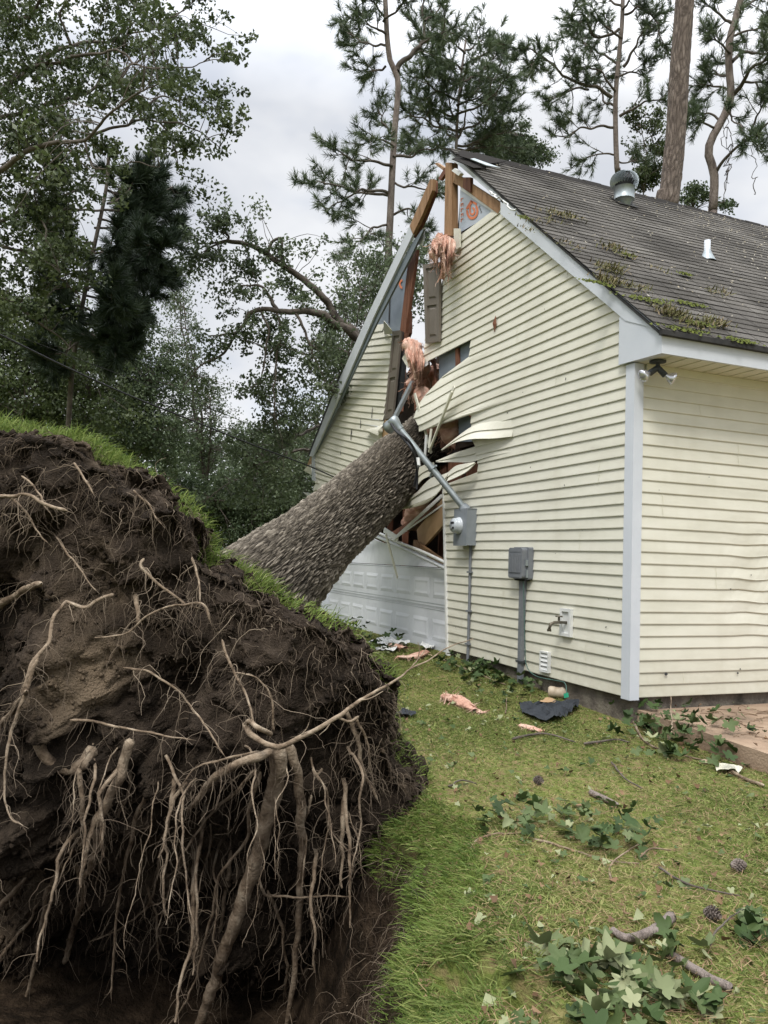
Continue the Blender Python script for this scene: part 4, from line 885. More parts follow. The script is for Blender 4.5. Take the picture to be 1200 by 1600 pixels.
# ---- trunk with ridged bark
def bark_tube(path, rad, n, m_, seed=0, amp=.022, fa=25., fl_=5.4, r0=.42):
    P = spline(path, n); R = np.interp(np.linspace(0, 1, n), np.linspace(0, 1, len(rad)), rad); t, e, g = frames(P)
    a = np.arange(m_)*2*math.pi/m_; L = np.concatenate([[0], np.cumsum(np.linalg.norm(np.diff(P, axis=0), axis=1))])
    aa, ll = np.meshgrid(a, L); RR = R[:, None]+0*aa
    q = np.stack([np.cos(aa)*fa, np.sin(aa)*fa, ll*fl_], -1).reshape(-1, 3)
    q = q + np.stack([vnoise(q*.35), vnoise(q*.35+9), vnoise(q*.3+4)], 1)*.9
    f1, f2, cid = worley(q); rid = np.clip((f2-f1)*2.2, 0, 1)
    q2 = q*np.array([2.1, 2.1, 1.15]); g1, g2, c2 = worley(q2); rid2 = np.clip((g2-g1)*1.8, 0, 1)
    big = fbm(np.stack([np.cos(aa)*1.4, np.sin(aa)*1.4, ll*.9], -1).reshape(-1, 3)+seed, 3)
    h = (rid**.5)*(.6+.4*cid)*amp + rid2*amp*.55*(.5+c2) + big*amp + fbm(q*3, 2)*amp*.35
    tint = np.clip(-.24+rid**.5*.70*(.7+.5*cid)+rid2*.36*(.3+c2)+.22*fbm(q*2.4, 2)+.12*vnoise(q*6), 0, 1)
    r = RR.reshape(-1)+h-amp*.6
    v = (P[:, None]+(e[:, None]*np.cos(a)[None, :, None]+g[:, None]*np.sin(a)[None, :, None])*r.reshape(n, m_)[:, :, None]).reshape(-1, 3)
    i = np.arange(n-1)[:, None]*m_; j = np.arange(m_)[None]; j2 = (j+1) % m_
    return v, np.stack([i+j, i+j2, i+m_+j2, i+m_+j], -1).reshape(-1, 4), tint
tp_ = [TQ1-T_*2.1, TQ1-T_*1.2, TQ1, (TQ1+TQ2)/2+V3(0, 0, -.02), TQ2, TQ2+T_*1.0, TQ2+T_*2.6+V3(-.2, 0, .1)]
v, f, ti = bark_tube(tp_, [.74, .55, .445, .432, .412, .40, .33], 640, 800, 0, .03)
trunk = mesh_obj('trunk', v, f, M['bark'], tree, True, ti)
# ---- root plate
RIM = [(2.72,.10),(2.78,.31),(2.66,.47),(2.64,.71),(2.72,.92),(2.72,1.04),(2.6,1.17),(2.57,1.32),(2.42,1.44),(2.21,1.51),(2.09,1.65),(1.91,1.74),(1.77,1.82),(1.74,2.0),(1.64,2.14),(1.43,2.21),(1.24,2.29),(1.06,2.4),(.9,2.47),(.62,2.49),(.1,2.6),(-.37,2.6),(-1.2,2.3),(-2,1.6),(-2.4,.5),(-2.3,-.6),(-1.6,-1.5),(-.4,-1.95),(.8,-1.8),(1.8,-1.25),(2.45,-.5)]
RC = np.array([.3, .2]); ra_ = np.array([math.atan2(b-RC[1], a-RC[0]) for a, b in RIM]); rr_ = np.array([math.hypot(b-RC[1], a-RC[0]) for a, b in RIM])
_o = np.argsort(ra_); ra_, rr_ = ra_[_o], rr_[_o]
def rimr(th): return np.interp(th, ra_, rr_, period=2*math.pi)*(1-.06*np.exp(-((np.asarray(th)-.72)/.32)**2))
def surfH(a, b):
    """height of the soil surface above the rim plane, in metres towards the pit"""
    a = np.asarray(a, float); b = np.asarray(b, float); th = np.arctan2(b-RC[1], a-RC[0]); rho = np.hypot(a-RC[0], b-RC[1])/rimr(th)
    r = np.clip(rho, 0, 1); env = 1-r**3.2
    dome = .62*env + .28*np.exp(-((a-1.0)**2/.5+(b-.75)**2/.6)) - .30*np.exp(-((a-1.75)**2/.10+(b-.35)**2/.25)) - .26*np.exp(-((a-.7)**2/.12+(b-1.55)**2/.05)) - .22*np.exp(-((a-1.5)**2/.05+(b-1.2)**2/.08))
    dome += .22*np.exp(-((a-.95)**2/.10+(b-.95)**2/.06))
    p = np.stack([a, b, 0*a], -1).reshape(-1, 3)
    w = p+np.stack([fbm(p*2+3, 2), fbm(p*2+8, 2), 0*p[:, 0]], 1)*.18
    n1 = fbm(w*1.6, 3)*.42; n2 = -np.abs(fbm(w*3.6+5, 3))*.6+.12; n3 = fbm(w*9+2, 3)*.14; n4 = np.abs(fbm(w*23, 2))*.07
    # lumps
    f1, f2, cid = worley(np.concatenate([w[:, :2]*6.5, w[:, 2:]], 1)); lump = (np.clip(.75-f1, 0, 1))*.10*cid
    fade = np.clip((1-r.ravel())*5, .8, 1)
    return (dome + ((n1+n2)*np.clip((1-r.ravel())*3.5, .3, 1) + (n3+n4+lump)*fade).reshape(a.shape))
def onsoil(px, py, off=.0):
    d = ray(px, py); t = np.linspace(2.6, 9, 500); P = CAM+d[None]*t[:, None]; q = P-O1
    a, b, h = q@A_, q@B_, q@N_; th_ = np.arctan2(b-RC[1], a-RC[0]); rho = np.hypot(a-RC[0], b-RC[1])/rimr(th_)
    H = surfH(a, b); hit = np.where((h < H) & (rho < 1.0))[0]
    if len(hit) == 0:
        # beyond the rim: closest approach to the rim plane
        k = np.argmin(np.abs(h)); return P[k]-unit(d)*off
    return P[hit[0]]-unit(d)*off
def S2W(a, b, h): return O1 + np.multiply.outer(np.asarray(a, float), A_) + np.multiply.outer(np.asarray(b, float), B_) + np.multiply.outer(np.asarray(h, float), N_)
nr, nt_ = 210, 720
rh = np.linspace(.0, 1, nr)**.8; th = np.linspace(-math.pi, math.pi, nt_, endpoint=False); TH, RH = np.meshgrid(th, rh)
jr = 1+.022*fbm(np.stack([np.cos(TH)*9, np.sin(TH)*9, 0*TH], -1).reshape(-1, 3), 3).reshape(TH.shape)*RH**6
aa = RC[0]+np.cos(TH)*RH*rimr(TH)*jr; bb = RC[1]+np.sin(TH)*RH*rimr(TH)*jr; HH = surfH(aa, bb)
top = S2W(aa, bb, HH).reshape(-1, 3)
top += (np.stack([fbm(top*8, 3), fbm(top*8+11, 3), fbm(top*8+23, 3)], 1)*.05)
# side wall: from the rim back to the turf
ns = 42; sv = []
for k in range(1, ns+1):
    t = k/ns; rr = rimr(th)*(1-.07*t*np.clip(.4+np.sin(th-.2), .0, 1)) ; x, y = RC[0]+np.cos(th)*rr, RC[1]+np.sin(th)*rr
    q = S2W(x, y, np.full(nt_, HH[-1].mean())*(1-t)-.30*t); q += np.stack([fbm(q*7+k*.1, 3), fbm(q*7+5, 3), fbm(q*7+9, 3)], 1)*.16*math.sin(min(1, t*1.15)*2.9) + np.stack([fbm(q*26+k*.1, 2), fbm(q*26+5, 2), fbm(q*26+9, 2)], 1)*.035; sv.append(q)
allv = np.vstack([top]+sv); R_n = nr+ns
i = np.arange(R_n-1)[:, None]*nt_; j = np.arange(nt_)[None]; j2 = (j+1) % nt_
ff = np.stack([i+j, i+j2, i+nt_+j2, i+nt_+j], -1).reshape(-1, 4)
# back sheet (turf side)
bk = S2W(RC[0], RC[1], -.40)[None]; nb_ = len(allv); allv = np.vstack([allv, bk]); last = (R_n-1)*nt_
tri = np.stack([last+np.arange(nt_), last+(np.arange(nt_)+1) % nt_, np.full(nt_, nb_), np.full(nt_, nb_)], 1)
al = np.concatenate([aa.ravel(), np.zeros(nt_*ns+1)]); bl = np.concatenate([bb.ravel(), np.zeros(nt_*ns+1)])
clay_ = ()
for cx_, cy_, ra_c, am_ in ((125,1090,.13,.75),(95,1045,.10,.35),(160,1010,.2,.15),(40,1400,.25,.35),(150,930,.2,.25),(360,1000,.3,.2),(430,1060,.25,.2)):
    P_c = onsoil(cx_, cy_)-O1; clay_ += ((float(P_c@A_), float(P_c@B_), ra_c, am_),)
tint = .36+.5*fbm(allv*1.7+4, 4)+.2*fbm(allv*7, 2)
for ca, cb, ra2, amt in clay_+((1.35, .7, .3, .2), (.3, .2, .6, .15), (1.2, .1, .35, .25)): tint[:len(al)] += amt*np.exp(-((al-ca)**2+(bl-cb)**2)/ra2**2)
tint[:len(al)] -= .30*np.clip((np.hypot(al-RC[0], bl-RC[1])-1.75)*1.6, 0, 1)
mesh_f = [tuple(q) for q in ff.tolist()]+[tuple(q[:3]) for q in tri.tolist()]
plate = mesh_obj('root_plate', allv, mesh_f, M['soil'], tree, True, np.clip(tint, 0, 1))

MANUAL = [  # (pixel path, start width px, end width px, clearance from the soil)
 ([(432,1165),(434,1205),(418,1271),(399,1348),(374,1425),(352,1480),(330,1551),(305,1620)],26,18,.10),
 ([(451,1160),(467,1221),(472,1287),(471,1353),(467,1425),(459,1535),(445,1620)],15,8,.18),
 ([(425,1176),(407,1181),(380,1188),(341,1210),(313,1241),(291,1271)],15,6,.16),
 ([(407,1175),(370,1180),(330,1188),(300,1205),(275,1230)],5,2,.2),
 ([(148,1296),(150,1330),(136,1360),(121,1385)],12,6,.14),
 ([(50,1140),(70,1182),(104,1202),(130,1196),(150,1168)],15,22,.02),
 ([(60,1025),(33,1095),(11,1166),(8,1232),(14,1276),(33,1291)],7,2.5,.35),
 ([(0,1135),(20,1108),(42,1080)],11,7,.25),
 ([(205,1155),(185,1215),(165,1260),(148,1293)],17,13,.08),
 ([(126,1200),(129,1260),(130,1307)],10,4,.1),
 ([(110,1125),(150,1128),(220,1142),(297,1157)],5,2.5,.12),
 ([(192,1043),(242,1054),(286,1090),(325,1139),(347,1178)],4.5,2.5,.12),
 ([(401,1365),(412,1392),(424,1400),(495,1403),(550,1401)],5,2,.2),
 ([(418,1390),(434,1425),(448,1508),(445,1560)],6,4,.2),
 ([(500,1395),(488,1440),(479,1491),(466,1620)],14,11,.02),
 ([(407,1205),(390,1260),(385,1315),(341,1370),(330,1436),(297,1551),(264,1600)],6,3,.2),
 ([(400,1200),(365,1240),(330,1271),(286,1337),(264,1397),(242,1458)],5.5,2,.2),
 ([(205,1205),(187,1271),(160,1326),(148,1392)],5,2.5,.12),
 ([(99,1348),(72,1397),(66,1440),(60,1480),(33,1600)],9,6,.1),
 ([(225,1240),(205,1310),(187,1392),(178,1480),(175,1560)],7,3,.14),
 ([(577,1460),(575,1500),(569,1562),(566,1610)],8,5,-.02),
 ([(82,1590),(95,1572),(115,1560),(150,1556),(176,1549)],20,14,.03),
 ([(140,1600),(160,1590),(176,1582)],6,4,.1),
 ([(87,840),(105,864),(130,896),(150,922)],4,2,.12),
 ([(-10,777),(20,774),(45,773),(80,790),(106,799)],7,4.5,.16),
 ([(15,775),(45,805),(60,830),(76,850)],5,2,.12),
 ([(-5,950),(31,927),(66,912)],14,9,.05),
 ([(150,994),(178,993),(200,988),(231,962),(273,946),(315,943),(329,968)],2.5,4,.14),
 ([(224,871),(220,885),(252,916),(287,941),(310,950)],5,3,.12),
 ([(105,937),(87,965),(77,1004),(52,1035),(30,1090)],6,7,.08),
 ([(102,938),(120,945),(136,948),(150,940),(178,930)],6,6,.08),
 ([(210,930),(214,950),(215,975)],9,6,.05),
 ([(35,742),(60,770),(77,798)],4,2.5,.1),
 ([(115,724),(130,748),(144,770)],4,2.5,.08),
 ([(210,768),(235,790),(252,818)],4,2,.06),
 ([(430,1140),(425,1090),(400,1060),(365,1050)],4,2,.12),
 ([(490,1200),(510,1240),(520,1300),(555,1340)],5,2,.08),
 ([(300,870),(308,900),(312,940)],4,2,.08),
 ([(347,1000),(360,1040),(385,1090),(402,1140)],5,3,.1),
 ([(-10,1520),(20,1470),(45,1440),(58,1410)],7,4,.12),
 ([(-10,1430),(15,1400),(40,1370)],10,6,.08),
 ([(100,1510),(120,1430),(130,1400),(120,1350)],10,6,.05),
 ([(360,1330),(352,1400),(342,1480),(338,1560)],7,4,.14),
 ([(230,1380),(245,1440),(246,1490),(258,1500)],5,2,.15),
 ([(250,1330),(238,1400),(205,1440),(150,1470)],4,2,.12),
 ([(540,1110),(560,1160),(570,1210),(590,1250)],8,4,.05),
 ([(556,1120),(575,1170),(583,1230)],5,2,.05),
]
def wiggly(P, amp, n, fr=7.):
    P = spline(P, n); L = np.linalg.norm(P[-1]-P[0]); q = P*fr; return P+np.stack([fbm(q, 3), fbm(q+31, 3), fbm(q+77, 3)], 1)*amp
ends = []
for k, (pts, w0, w1, off) in enumerate(MANUAL):
    P = np.array([onsoil(x, y, off*(.25+.75*min(1, j/2.)) if j < 2 else off) for j, (x, y) in enumerate(pts)])
    # keep the depth varying smoothly
    dep = (P-CAM)@CD; ker = np.array([.25, .5, .25])
    dep = np.minimum(dep, dep[:2].min()+.12+.10*np.arange(len(dep)))-(.10 if off > .03 else .0)
    for _ in range(3): dep = np.concatenate([[dep[0]], np.convolve(dep, ker, 'valid'), [dep[-1]]]) if len(dep) > 2 else dep
    P = np.array([W(x, y, d) for (x, y), d in zip(pts, dep)])
    n = 16+8*len(pts); Pw = wiggly(P, .018, n); r = np.linspace(w0, w1, n)*dep.mean()/F/2; r = r*(1+.16*fbm(Pw*18, 2)+(.14*fbm(Pw*6+5, 2))); r[-1] *= .25; r[-2] *= .65; r[0] *= .3; r[1] *= .8
    s = Soup(); s.tube(Pw, np.maximum(r, .002), 12 if w0 > 9 else 7, .5)
    if w1 < 5: s.tube(np.vstack([Pw[-1], Pw[-1]+unit(Pw[-1]-Pw[-3])*.03]), [r[-1], .0005], 5, .5)
    s.obj('root', M['root'], tree, True)
    for j in range(4, n, 4): ends.append((Pw[j], r[j], Pw[min(j+1, n-1)]-Pw[j]))
# the long thin root springing out to the right, with its forks
for pts, w0, w1 in (([(384,1131,3.85),(396,1150,3.72),(434,1167,3.66),(473,1152,3.64),(528,1122,3.66),(555,1100,3.74),(610,1067,3.92),(640,1046,4.2),(665,1012,4.3)],9.5,1.4),
                   ([(640,1046,4.2),(665,1034,4.25),(703,1010,4.3),(740,998,4.4)],3,1.2), ([(384,1131,3.85),(392,1127,3.78),(405,1138,3.72),(424,1147,3.8)],8,7),
                   ([(528,1122,3.66),(545,1128,3.68),(560,1120,3.7)],3.5,4), ([(470,1153,3.64),(480,1140,3.62),(484,1128,3.62)],2.5,1), ([(563,1094,3.76),(580,1090,3.78),(600,1080,3.8)],2,1),
                   ([(520,1125,3.65),(512,1138,3.64),(500,1148,3.64)],2,1), ([(652,1030,4.25),(655,1015,4.25),(653,1003,4.25)],1.6,1)):
    P = wiggly([W(*q) for q in pts], .014, 12+8*len(pts)); r = np.linspace(w0, w1, len(P))*4.05/F/2; s = Soup(); s.tube(P, r*(1+.15*fbm(P*20, 2)), 10, .5); s.obj('root', M['root'], tree, True)
# hanging medium roots
for k in range(30):
    px, py = random.uniform(120, 560), random.uniform(1150, 1330)
    if px < 60: continue
    P0_ = onsoil(px, py, .0); L = random.uniform(.35, 1.0); pts = [P0_]; d = unit(-CD*.5+V3(0, 0, -.3)+randdir(1)[0]*.3)
    for j in range(6): pts.append(pts[-1]+d*L/6); d = unit(d*.75+V3(0, 0, -.6)+randdir(1)[0]*.28)
    P = wiggly(pts, .03, 26); r0 = random.choice([.004, .006, .009, .013, .017]); r = np.linspace(r0, r0*.35, 26); s = Soup(); s.tube(P, r*(1+.2*fbm(P*22, 2)), 7, .5); s.obj('root', M['root'], tree, True)
    for j in range(4, 26, 4): ends.append((P[j], r[j], P[j]-P[j-1]))
# fine hair roots, a tangle nobody could count
hs = Soup()
def hair(p, d, L, r, n, t, curl=.45, grav=.25):
    pts = [p]
    for j in range(n):
        d = unit(d+rng.normal(size=3)*curl+V3(0, 0, -grav)); pts.append(pts[-1]+d*L/n)
    hs.tube(np.array(pts), np.linspace(r, r*.35, n+1), 3, t)
vis = top.reshape(nr, nt_, 3); side_ = np.array(sv)
for k in range(4000):
    a = rng.uniform(-1.2, 2.8); b = rng.uniform(-1.6, 2.6); th_ = math.atan2(b-RC[1], a-RC[0]); rho = math.hypot(a-RC[0], b-RC[1])/float(rimr(th_))
    if rho > .99: continue
    i_ = int(np.clip(np.searchsorted(rh, rho), 0, nr-1)); j_ = int((th_+math.pi)/(2*math.pi)*nt_) % nt_; p = vis[i_, j_]
    if k < 3400:
        hair(p-N_*.01, unit(N_+rng.normal(size=3)*.8), rng.uniform(.06, .30), rng.uniform(.0009, .0026), 7, rng.random()**1.6, .5, .22)
    else:
        hair(p-N_*.01, unit(N_*.5+rng.normal(size=3)), rng.uniform(.25, .6), rng.uniform(.0012, .003), 13, .35+.65*rng.random(), .38, .28)
for k in range(5000):       # mat of short roots along the torn rim
    if k % 2:
        j_ = int((rng.uniform(-.6, 2.3)+math.pi)/(2*math.pi)*nt_); p = side_[rng.integers(0, 30), j_]; tt = th[j_]; rad = A_*math.cos(tt)+B_*math.sin(tt); hair(p, unit(N_*.3+rad*.7+rng.normal(size=3)*.5), rng.uniform(.04, .2), rng.uniform(.0008, .0022), 6, rng.random()**1.3, .5, .45); continue
    th_ = rng.uniform(-.6, 2.3); rho = 1-abs(rng.normal())*.07; i_ = int(np.clip(np.searchsorted(rh, rho), 0, nr-1)); j_ = int((th_+math.pi)/(2*math.pi)*nt_) % nt_; p = vis[i_, j_]
    rad = A_*math.cos(th_)+B_*math.sin(th_); hair(p, unit(N_*.7+rad*.2+rng.normal(size=3)*.6), rng.uniform(.05, .22), rng.uniform(.0008, .002), 6, rng.random()**1.3, .5, .4)
for p, r, d in ends:
    for k in range(2): hair(p, unit(rng.normal(size=3)+V3(0, 0, -.4)), rng.uniform(.06, .3), min(r*.4, rng.uniform(.001, .003)), 8, .4+.6*rng.random(), .35, .3)
ho = hs.obj('fine_roots', M['hairroot'], tree, True); ho['kind'] = 'stuff'
# soil crumbs clinging to the surface
cs = Soup(); oct_ = np.array([(1, 0, 0), (-1, 0, 0), (0, 1, 0), (0, -1, 0), (0, 0, 1), (0, 0, -1)], float)
of = np.array([(0, 2, 4, 4), (2, 1, 4, 4), (1, 3, 4, 4), (3, 0, 4, 4), (2, 0, 5, 5), (1, 2, 5, 5), (3, 1, 5, 5), (0, 3, 5, 5)])
cv_ = []; cf_ = []; ct2 = []; nn_ = 0
for k in range(14000):
    i_ = rng.integers(20, nr+ns-6); j_ = rng.integers(nt_); p = allv[i_*nt_+j_]; q = p+oct_*rng.uniform(.006, .022)*rng.uniform(.6, 1.3, (6, 1)); cv_.append(q); cf_.append(of[:, :3]+nn_); ct2.append(np.full(6, tint[i_*nt_+j_]*rng.uniform(.6, 1.2))); nn_ += 6
co = mesh_obj('soil_crumbs', np.vstack(cv_), np.vstack(cf_), M['soil'], tree, False, np.clip(np.concatenate(ct2), 0, 1)); co['kind'] = 'stuff'

# ---- blades of grass: arrays in, one mesh out
def blades(P, D, L, Wd, bend, tint, name, m_, parent=None, tag_=True):
    """P root points, D growth directions, L lengths, Wd half widths, bend = droop amount; two quads per blade"""
    n = len(P); D = normrows(D); side = normrows(np.cross(D, randdir(n))); out = normrows(D+np.stack([rng.normal(size=n), rng.normal(size=n), -np.abs(rng.normal(size=n))*.5], 1)*bend[:, None])
    m1 = P+D*(L*.5)[:, None]; e = m1+out*(L*.5)[:, None]; w = side*Wd[:, None]
    v = np.stack([P-w, P+w, m1+w*.8, m1-w*.8, e+w*.12, e-w*.12], 1).reshape(-1, 3); b = np.arange(n)[:, None]*6
    f = np.vstack([b+np.array([0, 1, 2, 3]), b+np.array([3, 2, 4, 5])]); return mesh_obj(name, v, f, m_, parent, False, np.repeat(tint, 6))
# turf along the upper rim of the plate and hanging from its lower right edge
n = 22000; th_ = rng.uniform(-.35, 2.35, n); band = np.abs(rng.normal(size=n))*.05
rr = rimr(th_)*(1-.045*np.clip(.4+np.sin(th_-.2), 0, 1))*(1-band*.5)+.015; x, y = RC[0]+np.cos(th_)*rr, RC[1]+np.sin(th_)*rr; P = S2W(x, y, -.12-.16*rng.random(n)); rad = np.cos(th_)[:, None]*A_+np.sin(th_)[:, None]*B_
D = -N_*.7+rad*.55+np.array([0, 0, .15])+rng.normal(size=(n, 3))*.38
dens = sm(-.6, .3, fbm(np.stack([th_*6, 0*th_, 0*th_], 1), 3)); keep = rng.random(n) < .35+.65*dens
L = rng.uniform(.04, .135, n)*(.6+.5*dens)
blades(P[keep], D[keep], L[keep], np.full(keep.sum(), .0026), np.full(keep.sum(), 1.1), np.clip(rng.normal(.62, .28, keep.sum()), 0, 1), 'turf_grass', M['turf'], tree)['kind'] = 'stuff'
n = 9000; th_ = rng.uniform(-3.14, 3.14, n); rr = rimr(th_)*.9*np.sqrt(rng.random(n)); P = S2W(RC[0]+np.cos(th_)*rr, RC[1]+np.sin(th_)*rr, -.33)
blades(P, -N_+rng.normal(size=(n, 3))*.5, rng.uniform(.05, .12, n), np.full(n, .003), np.full(n, .9), rng.random(n), 'turf_grass', M['turf'], tree)['kind'] = 'stuff'

# ================================================================== LAWN
def cam_px(P):
    q = P-CAM; z = q@CD; return 600+F*(q@CR)/z, 800-F*(q@CU)/z, z
def lawn_points(n, lo, hi, power):
    """points with density falling with distance, inside the wedge the lawn covers"""
    out = []
    az = rng.uniform(math.radians(84), math.radians(186), n*3); r = (lo**power+(hi**power-lo**power)*rng.random(n*3))**(1/power)
    x, y = CAM[0]+np.cos(az)*r, CAM[1]+np.sin(az)*r; s = pit_s(x, y)
    ok = (s > .0) & (crack(x, y) < .12) & ~((y > -.0) & (x < .03) & (x > -9.4)) & ~((x > 0) & (y > .06-.113*x)) & (x < 5.5)
    P = np.stack([x, y, gz(x, y)], 1)[ok]; px, py, z = cam_px(P); v = (px > -60) & (px < 1300) & (py < 1700) & (z > 0); return P[v][:n]
P = lawn_points(235000, 1.9, 14, 1.0); n = len(P)
patch = fbm(P*np.array([1.3, 1.3, 0]), 3); lush = sm(-.35, .4, patch); s = pit_s(P[:, 0], P[:, 1])
lip = sm(.5, .1, s); L = rng.uniform(.018, .05, n)*(.7+.6*lush)*(1+.9*lip); moss = sm(.35, .55, s)*sm(1.25, .8, s)*sm(1.2, 2.2, P[:, 0])
keep = rng.random(n) < (.45+.55*lush)
D = np.stack([rng.normal(size=n)*.9, rng.normal(size=n)*.9, np.full(n, .55)], 1); outw = np.stack([PITC[0]-P[:, 0], PITC[1]-P[:, 1], 0*s], 1); outw = normrows(outw); D += outw*lip[:, None]*1.2-np.array([0, 0, .3])*lip[:, None]
tn = np.clip(.34+.22*rng.normal(size=n)-.12*patch+.28*moss+.05*(rng.random(n) < .15)*5*(1-lush), 0, 1); dist = np.linalg.norm(P-CAM, axis=1)
g_ = blades(P[keep], D[keep], L[keep], (.0011+.0003*dist)[keep], np.full(keep.sum(), .9), tn[keep], 'grass', M['grass']); g_['kind'] = 'stuff'; tag(g_, 'short patchy green lawn grass around the house and pit', 'grass')
# long grass draped over the pit edge
n = 15000; a = rng.uniform(-.35, 1.75, n); rr_p = pit_r(PITC[0]+np.cos(a), PITC[1]+np.sin(a)); d_ = rng.uniform(-.08, .24, n); x, y = PITC[0]+np.cos(a)*(rr_p+d_), PITC[1]+np.sin(a)*(rr_p+d_)
P = np.stack([x, y, gz(x, y)], 1); inn = np.stack([-np.cos(a), -np.sin(a), 0*a], 1); D = inn*(.9-.9*(d_/.34))[:, None]+np.stack([rng.normal(size=n)*.45, rng.normal(size=n)*.45, np.full(n, .35)], 1)
lg = blades(P, D, rng.uniform(.03, .11, n), np.full(n, .0019), np.full(n, 1.9), np.clip(rng.normal(.42, .24, n)+.35*fbm(P*4, 3), 0, 1), 'long_grass', M['turf']); tag(lg, 'long green grass draped over the torn sod at the pit edge', 'grass', kind='stuff')
# pale straw, dead pine needles and small crumbs among the grass
P = lawn_points(26000, 2.0, 12, 1.25); n = len(P); a = rng.random(n)*6.28; L = rng.uniform(.015, .07, n); e = np.stack([np.cos(a), np.sin(a), rng.normal(size=n)*.12], 1)*L[:, None]*.5; w = np.stack([-np.sin(a), np.cos(a), 0*a], 1)*.0013
c = P+np.array([0, 0, .022]); v = np.stack([c-e-w, c+e-w, c+e+w, c-e+w], 1).reshape(-1, 3); o = mesh_obj('straw_litter', v, (np.arange(n)[:, None]*4+np.arange(4)), M['straw'], None, False, np.repeat(rng.random(n), 4)); tag(o, 'dead pine needles and straw strewn over the lawn', 'litter', kind='stuff')
# thin roots and crumbs on the torn wall of the pit
ps = Soup()
for k in range(1500):
    a = rng.uniform(-.3, 1.5); x0, y0 = PITC[0]+math.cos(a)*3, PITC[1]+math.sin(a)*3; rp = float(pit_r(x0, y0))-rng.uniform(.0, .32); x, y = PITC[0]+math.cos(a)*rp, PITC[1]+math.sin(a)*rp; p = V3(x, y, float(gz(x, y))); d = unit(V3(-math.cos(a), -math.sin(a), .1)+rng.normal(size=3)*.5); pts = [p]
    L = rng.uniform(.05, .28)
    for j in range(6): d = unit(d+rng.normal(size=3)*.4-V3(0, 0, .4)); pts.append(pts[-1]+d*L/6)
    ps.tube(np.array(pts), np.linspace(.0022, .0007, 7)*rng.uniform(.5, 1.4), 3, rng.random()**1.4)
tag(ps.obj('pit_rootlets', M['hairroot'], None, True), 'thin torn rootlets hanging from the soil wall of the pit', 'roots', kind='stuff')
#PART4
# ================================================================== TREES
def leaf_quads(c, size, fold=.25, droop=.3, aspect=.30):
    """rhombic folded leaves at centres c"""
    n = len(c); d = normrows(randdir(n)+np.array([0, 0, -droop])); s = normrows(np.cross(d, randdir(n))); u = np.cross(d, s); L = size*rng.uniform(.6, 1.25, n)
    a = c-d*(L*.5)[:, None]; b = c+s*(L*aspect)[:, None]+u*(L*fold)[:, None]; e = c+d*(L*.5)[:, None]; f_ = c-s*(L*aspect)[:, None]+u*(L*fold)[:, None]
    return np.stack([a, b, e, f_], 1).reshape(-1, 3), np.arange(n)[:, None]*4+np.arange(4)
def tuft_quads(c, d, n, L, w, spread=.75):
    """bursts of needles: n per centre c growing around direction d"""
    C_ = np.repeat(c, n, 0); D = np.repeat(d, n, 0); k = len(C_); D = normrows(D*.9+randdir(k)*spread*rng.uniform(.5, 1.3, (k, 1))+np.array([0, 0, -.12])); C_ = C_-np.repeat(d, n, 0)*(rng.random(k)*L*.8)[:, None]
    s = normrows(np.cross(D, randdir(k)))*w; l = L*rng.uniform(.6, 1.15, k); e = C_+D*l[:, None]
    return np.stack([C_-s, C_+s, e+s*.25, e-s*.25], 1).reshape(-1, 3), np.arange(k)[:, None]*4+np.arange(4)
def px3(pts, dep, drift=0.):
    k = len(pts); return np.array([W(p[0], p[1], (p[2] if len(p) > 2 else dep)+drift*j/max(1, k-1)) for j, p in enumerate(pts)])
def twigs(path, L, n, spread, t0=.25, grav=.0, segs=5):
    out = []
    for k in range(n):
        t = t0+(1-t0)*(k+random.random())/n; i = min(len(path)-2, int(t*(len(path)-1))); p = path[i]; d0 = unit(path[i+1]-path[i]); d = unit(d0*.7+randdir(1)[0]*spread); l = L*random.uniform(.5, 1.15)*(1.15-.5*t); q = [p]
        for j in range(segs): q.append(q[-1]+d*l/segs); d = unit(d+randdir(1)[0]*.28+V3(0, 0, .06-grav))
        out.append(np.array(q))
    return out
def ground_drop(p): return V3(p[0], p[1], -.3)
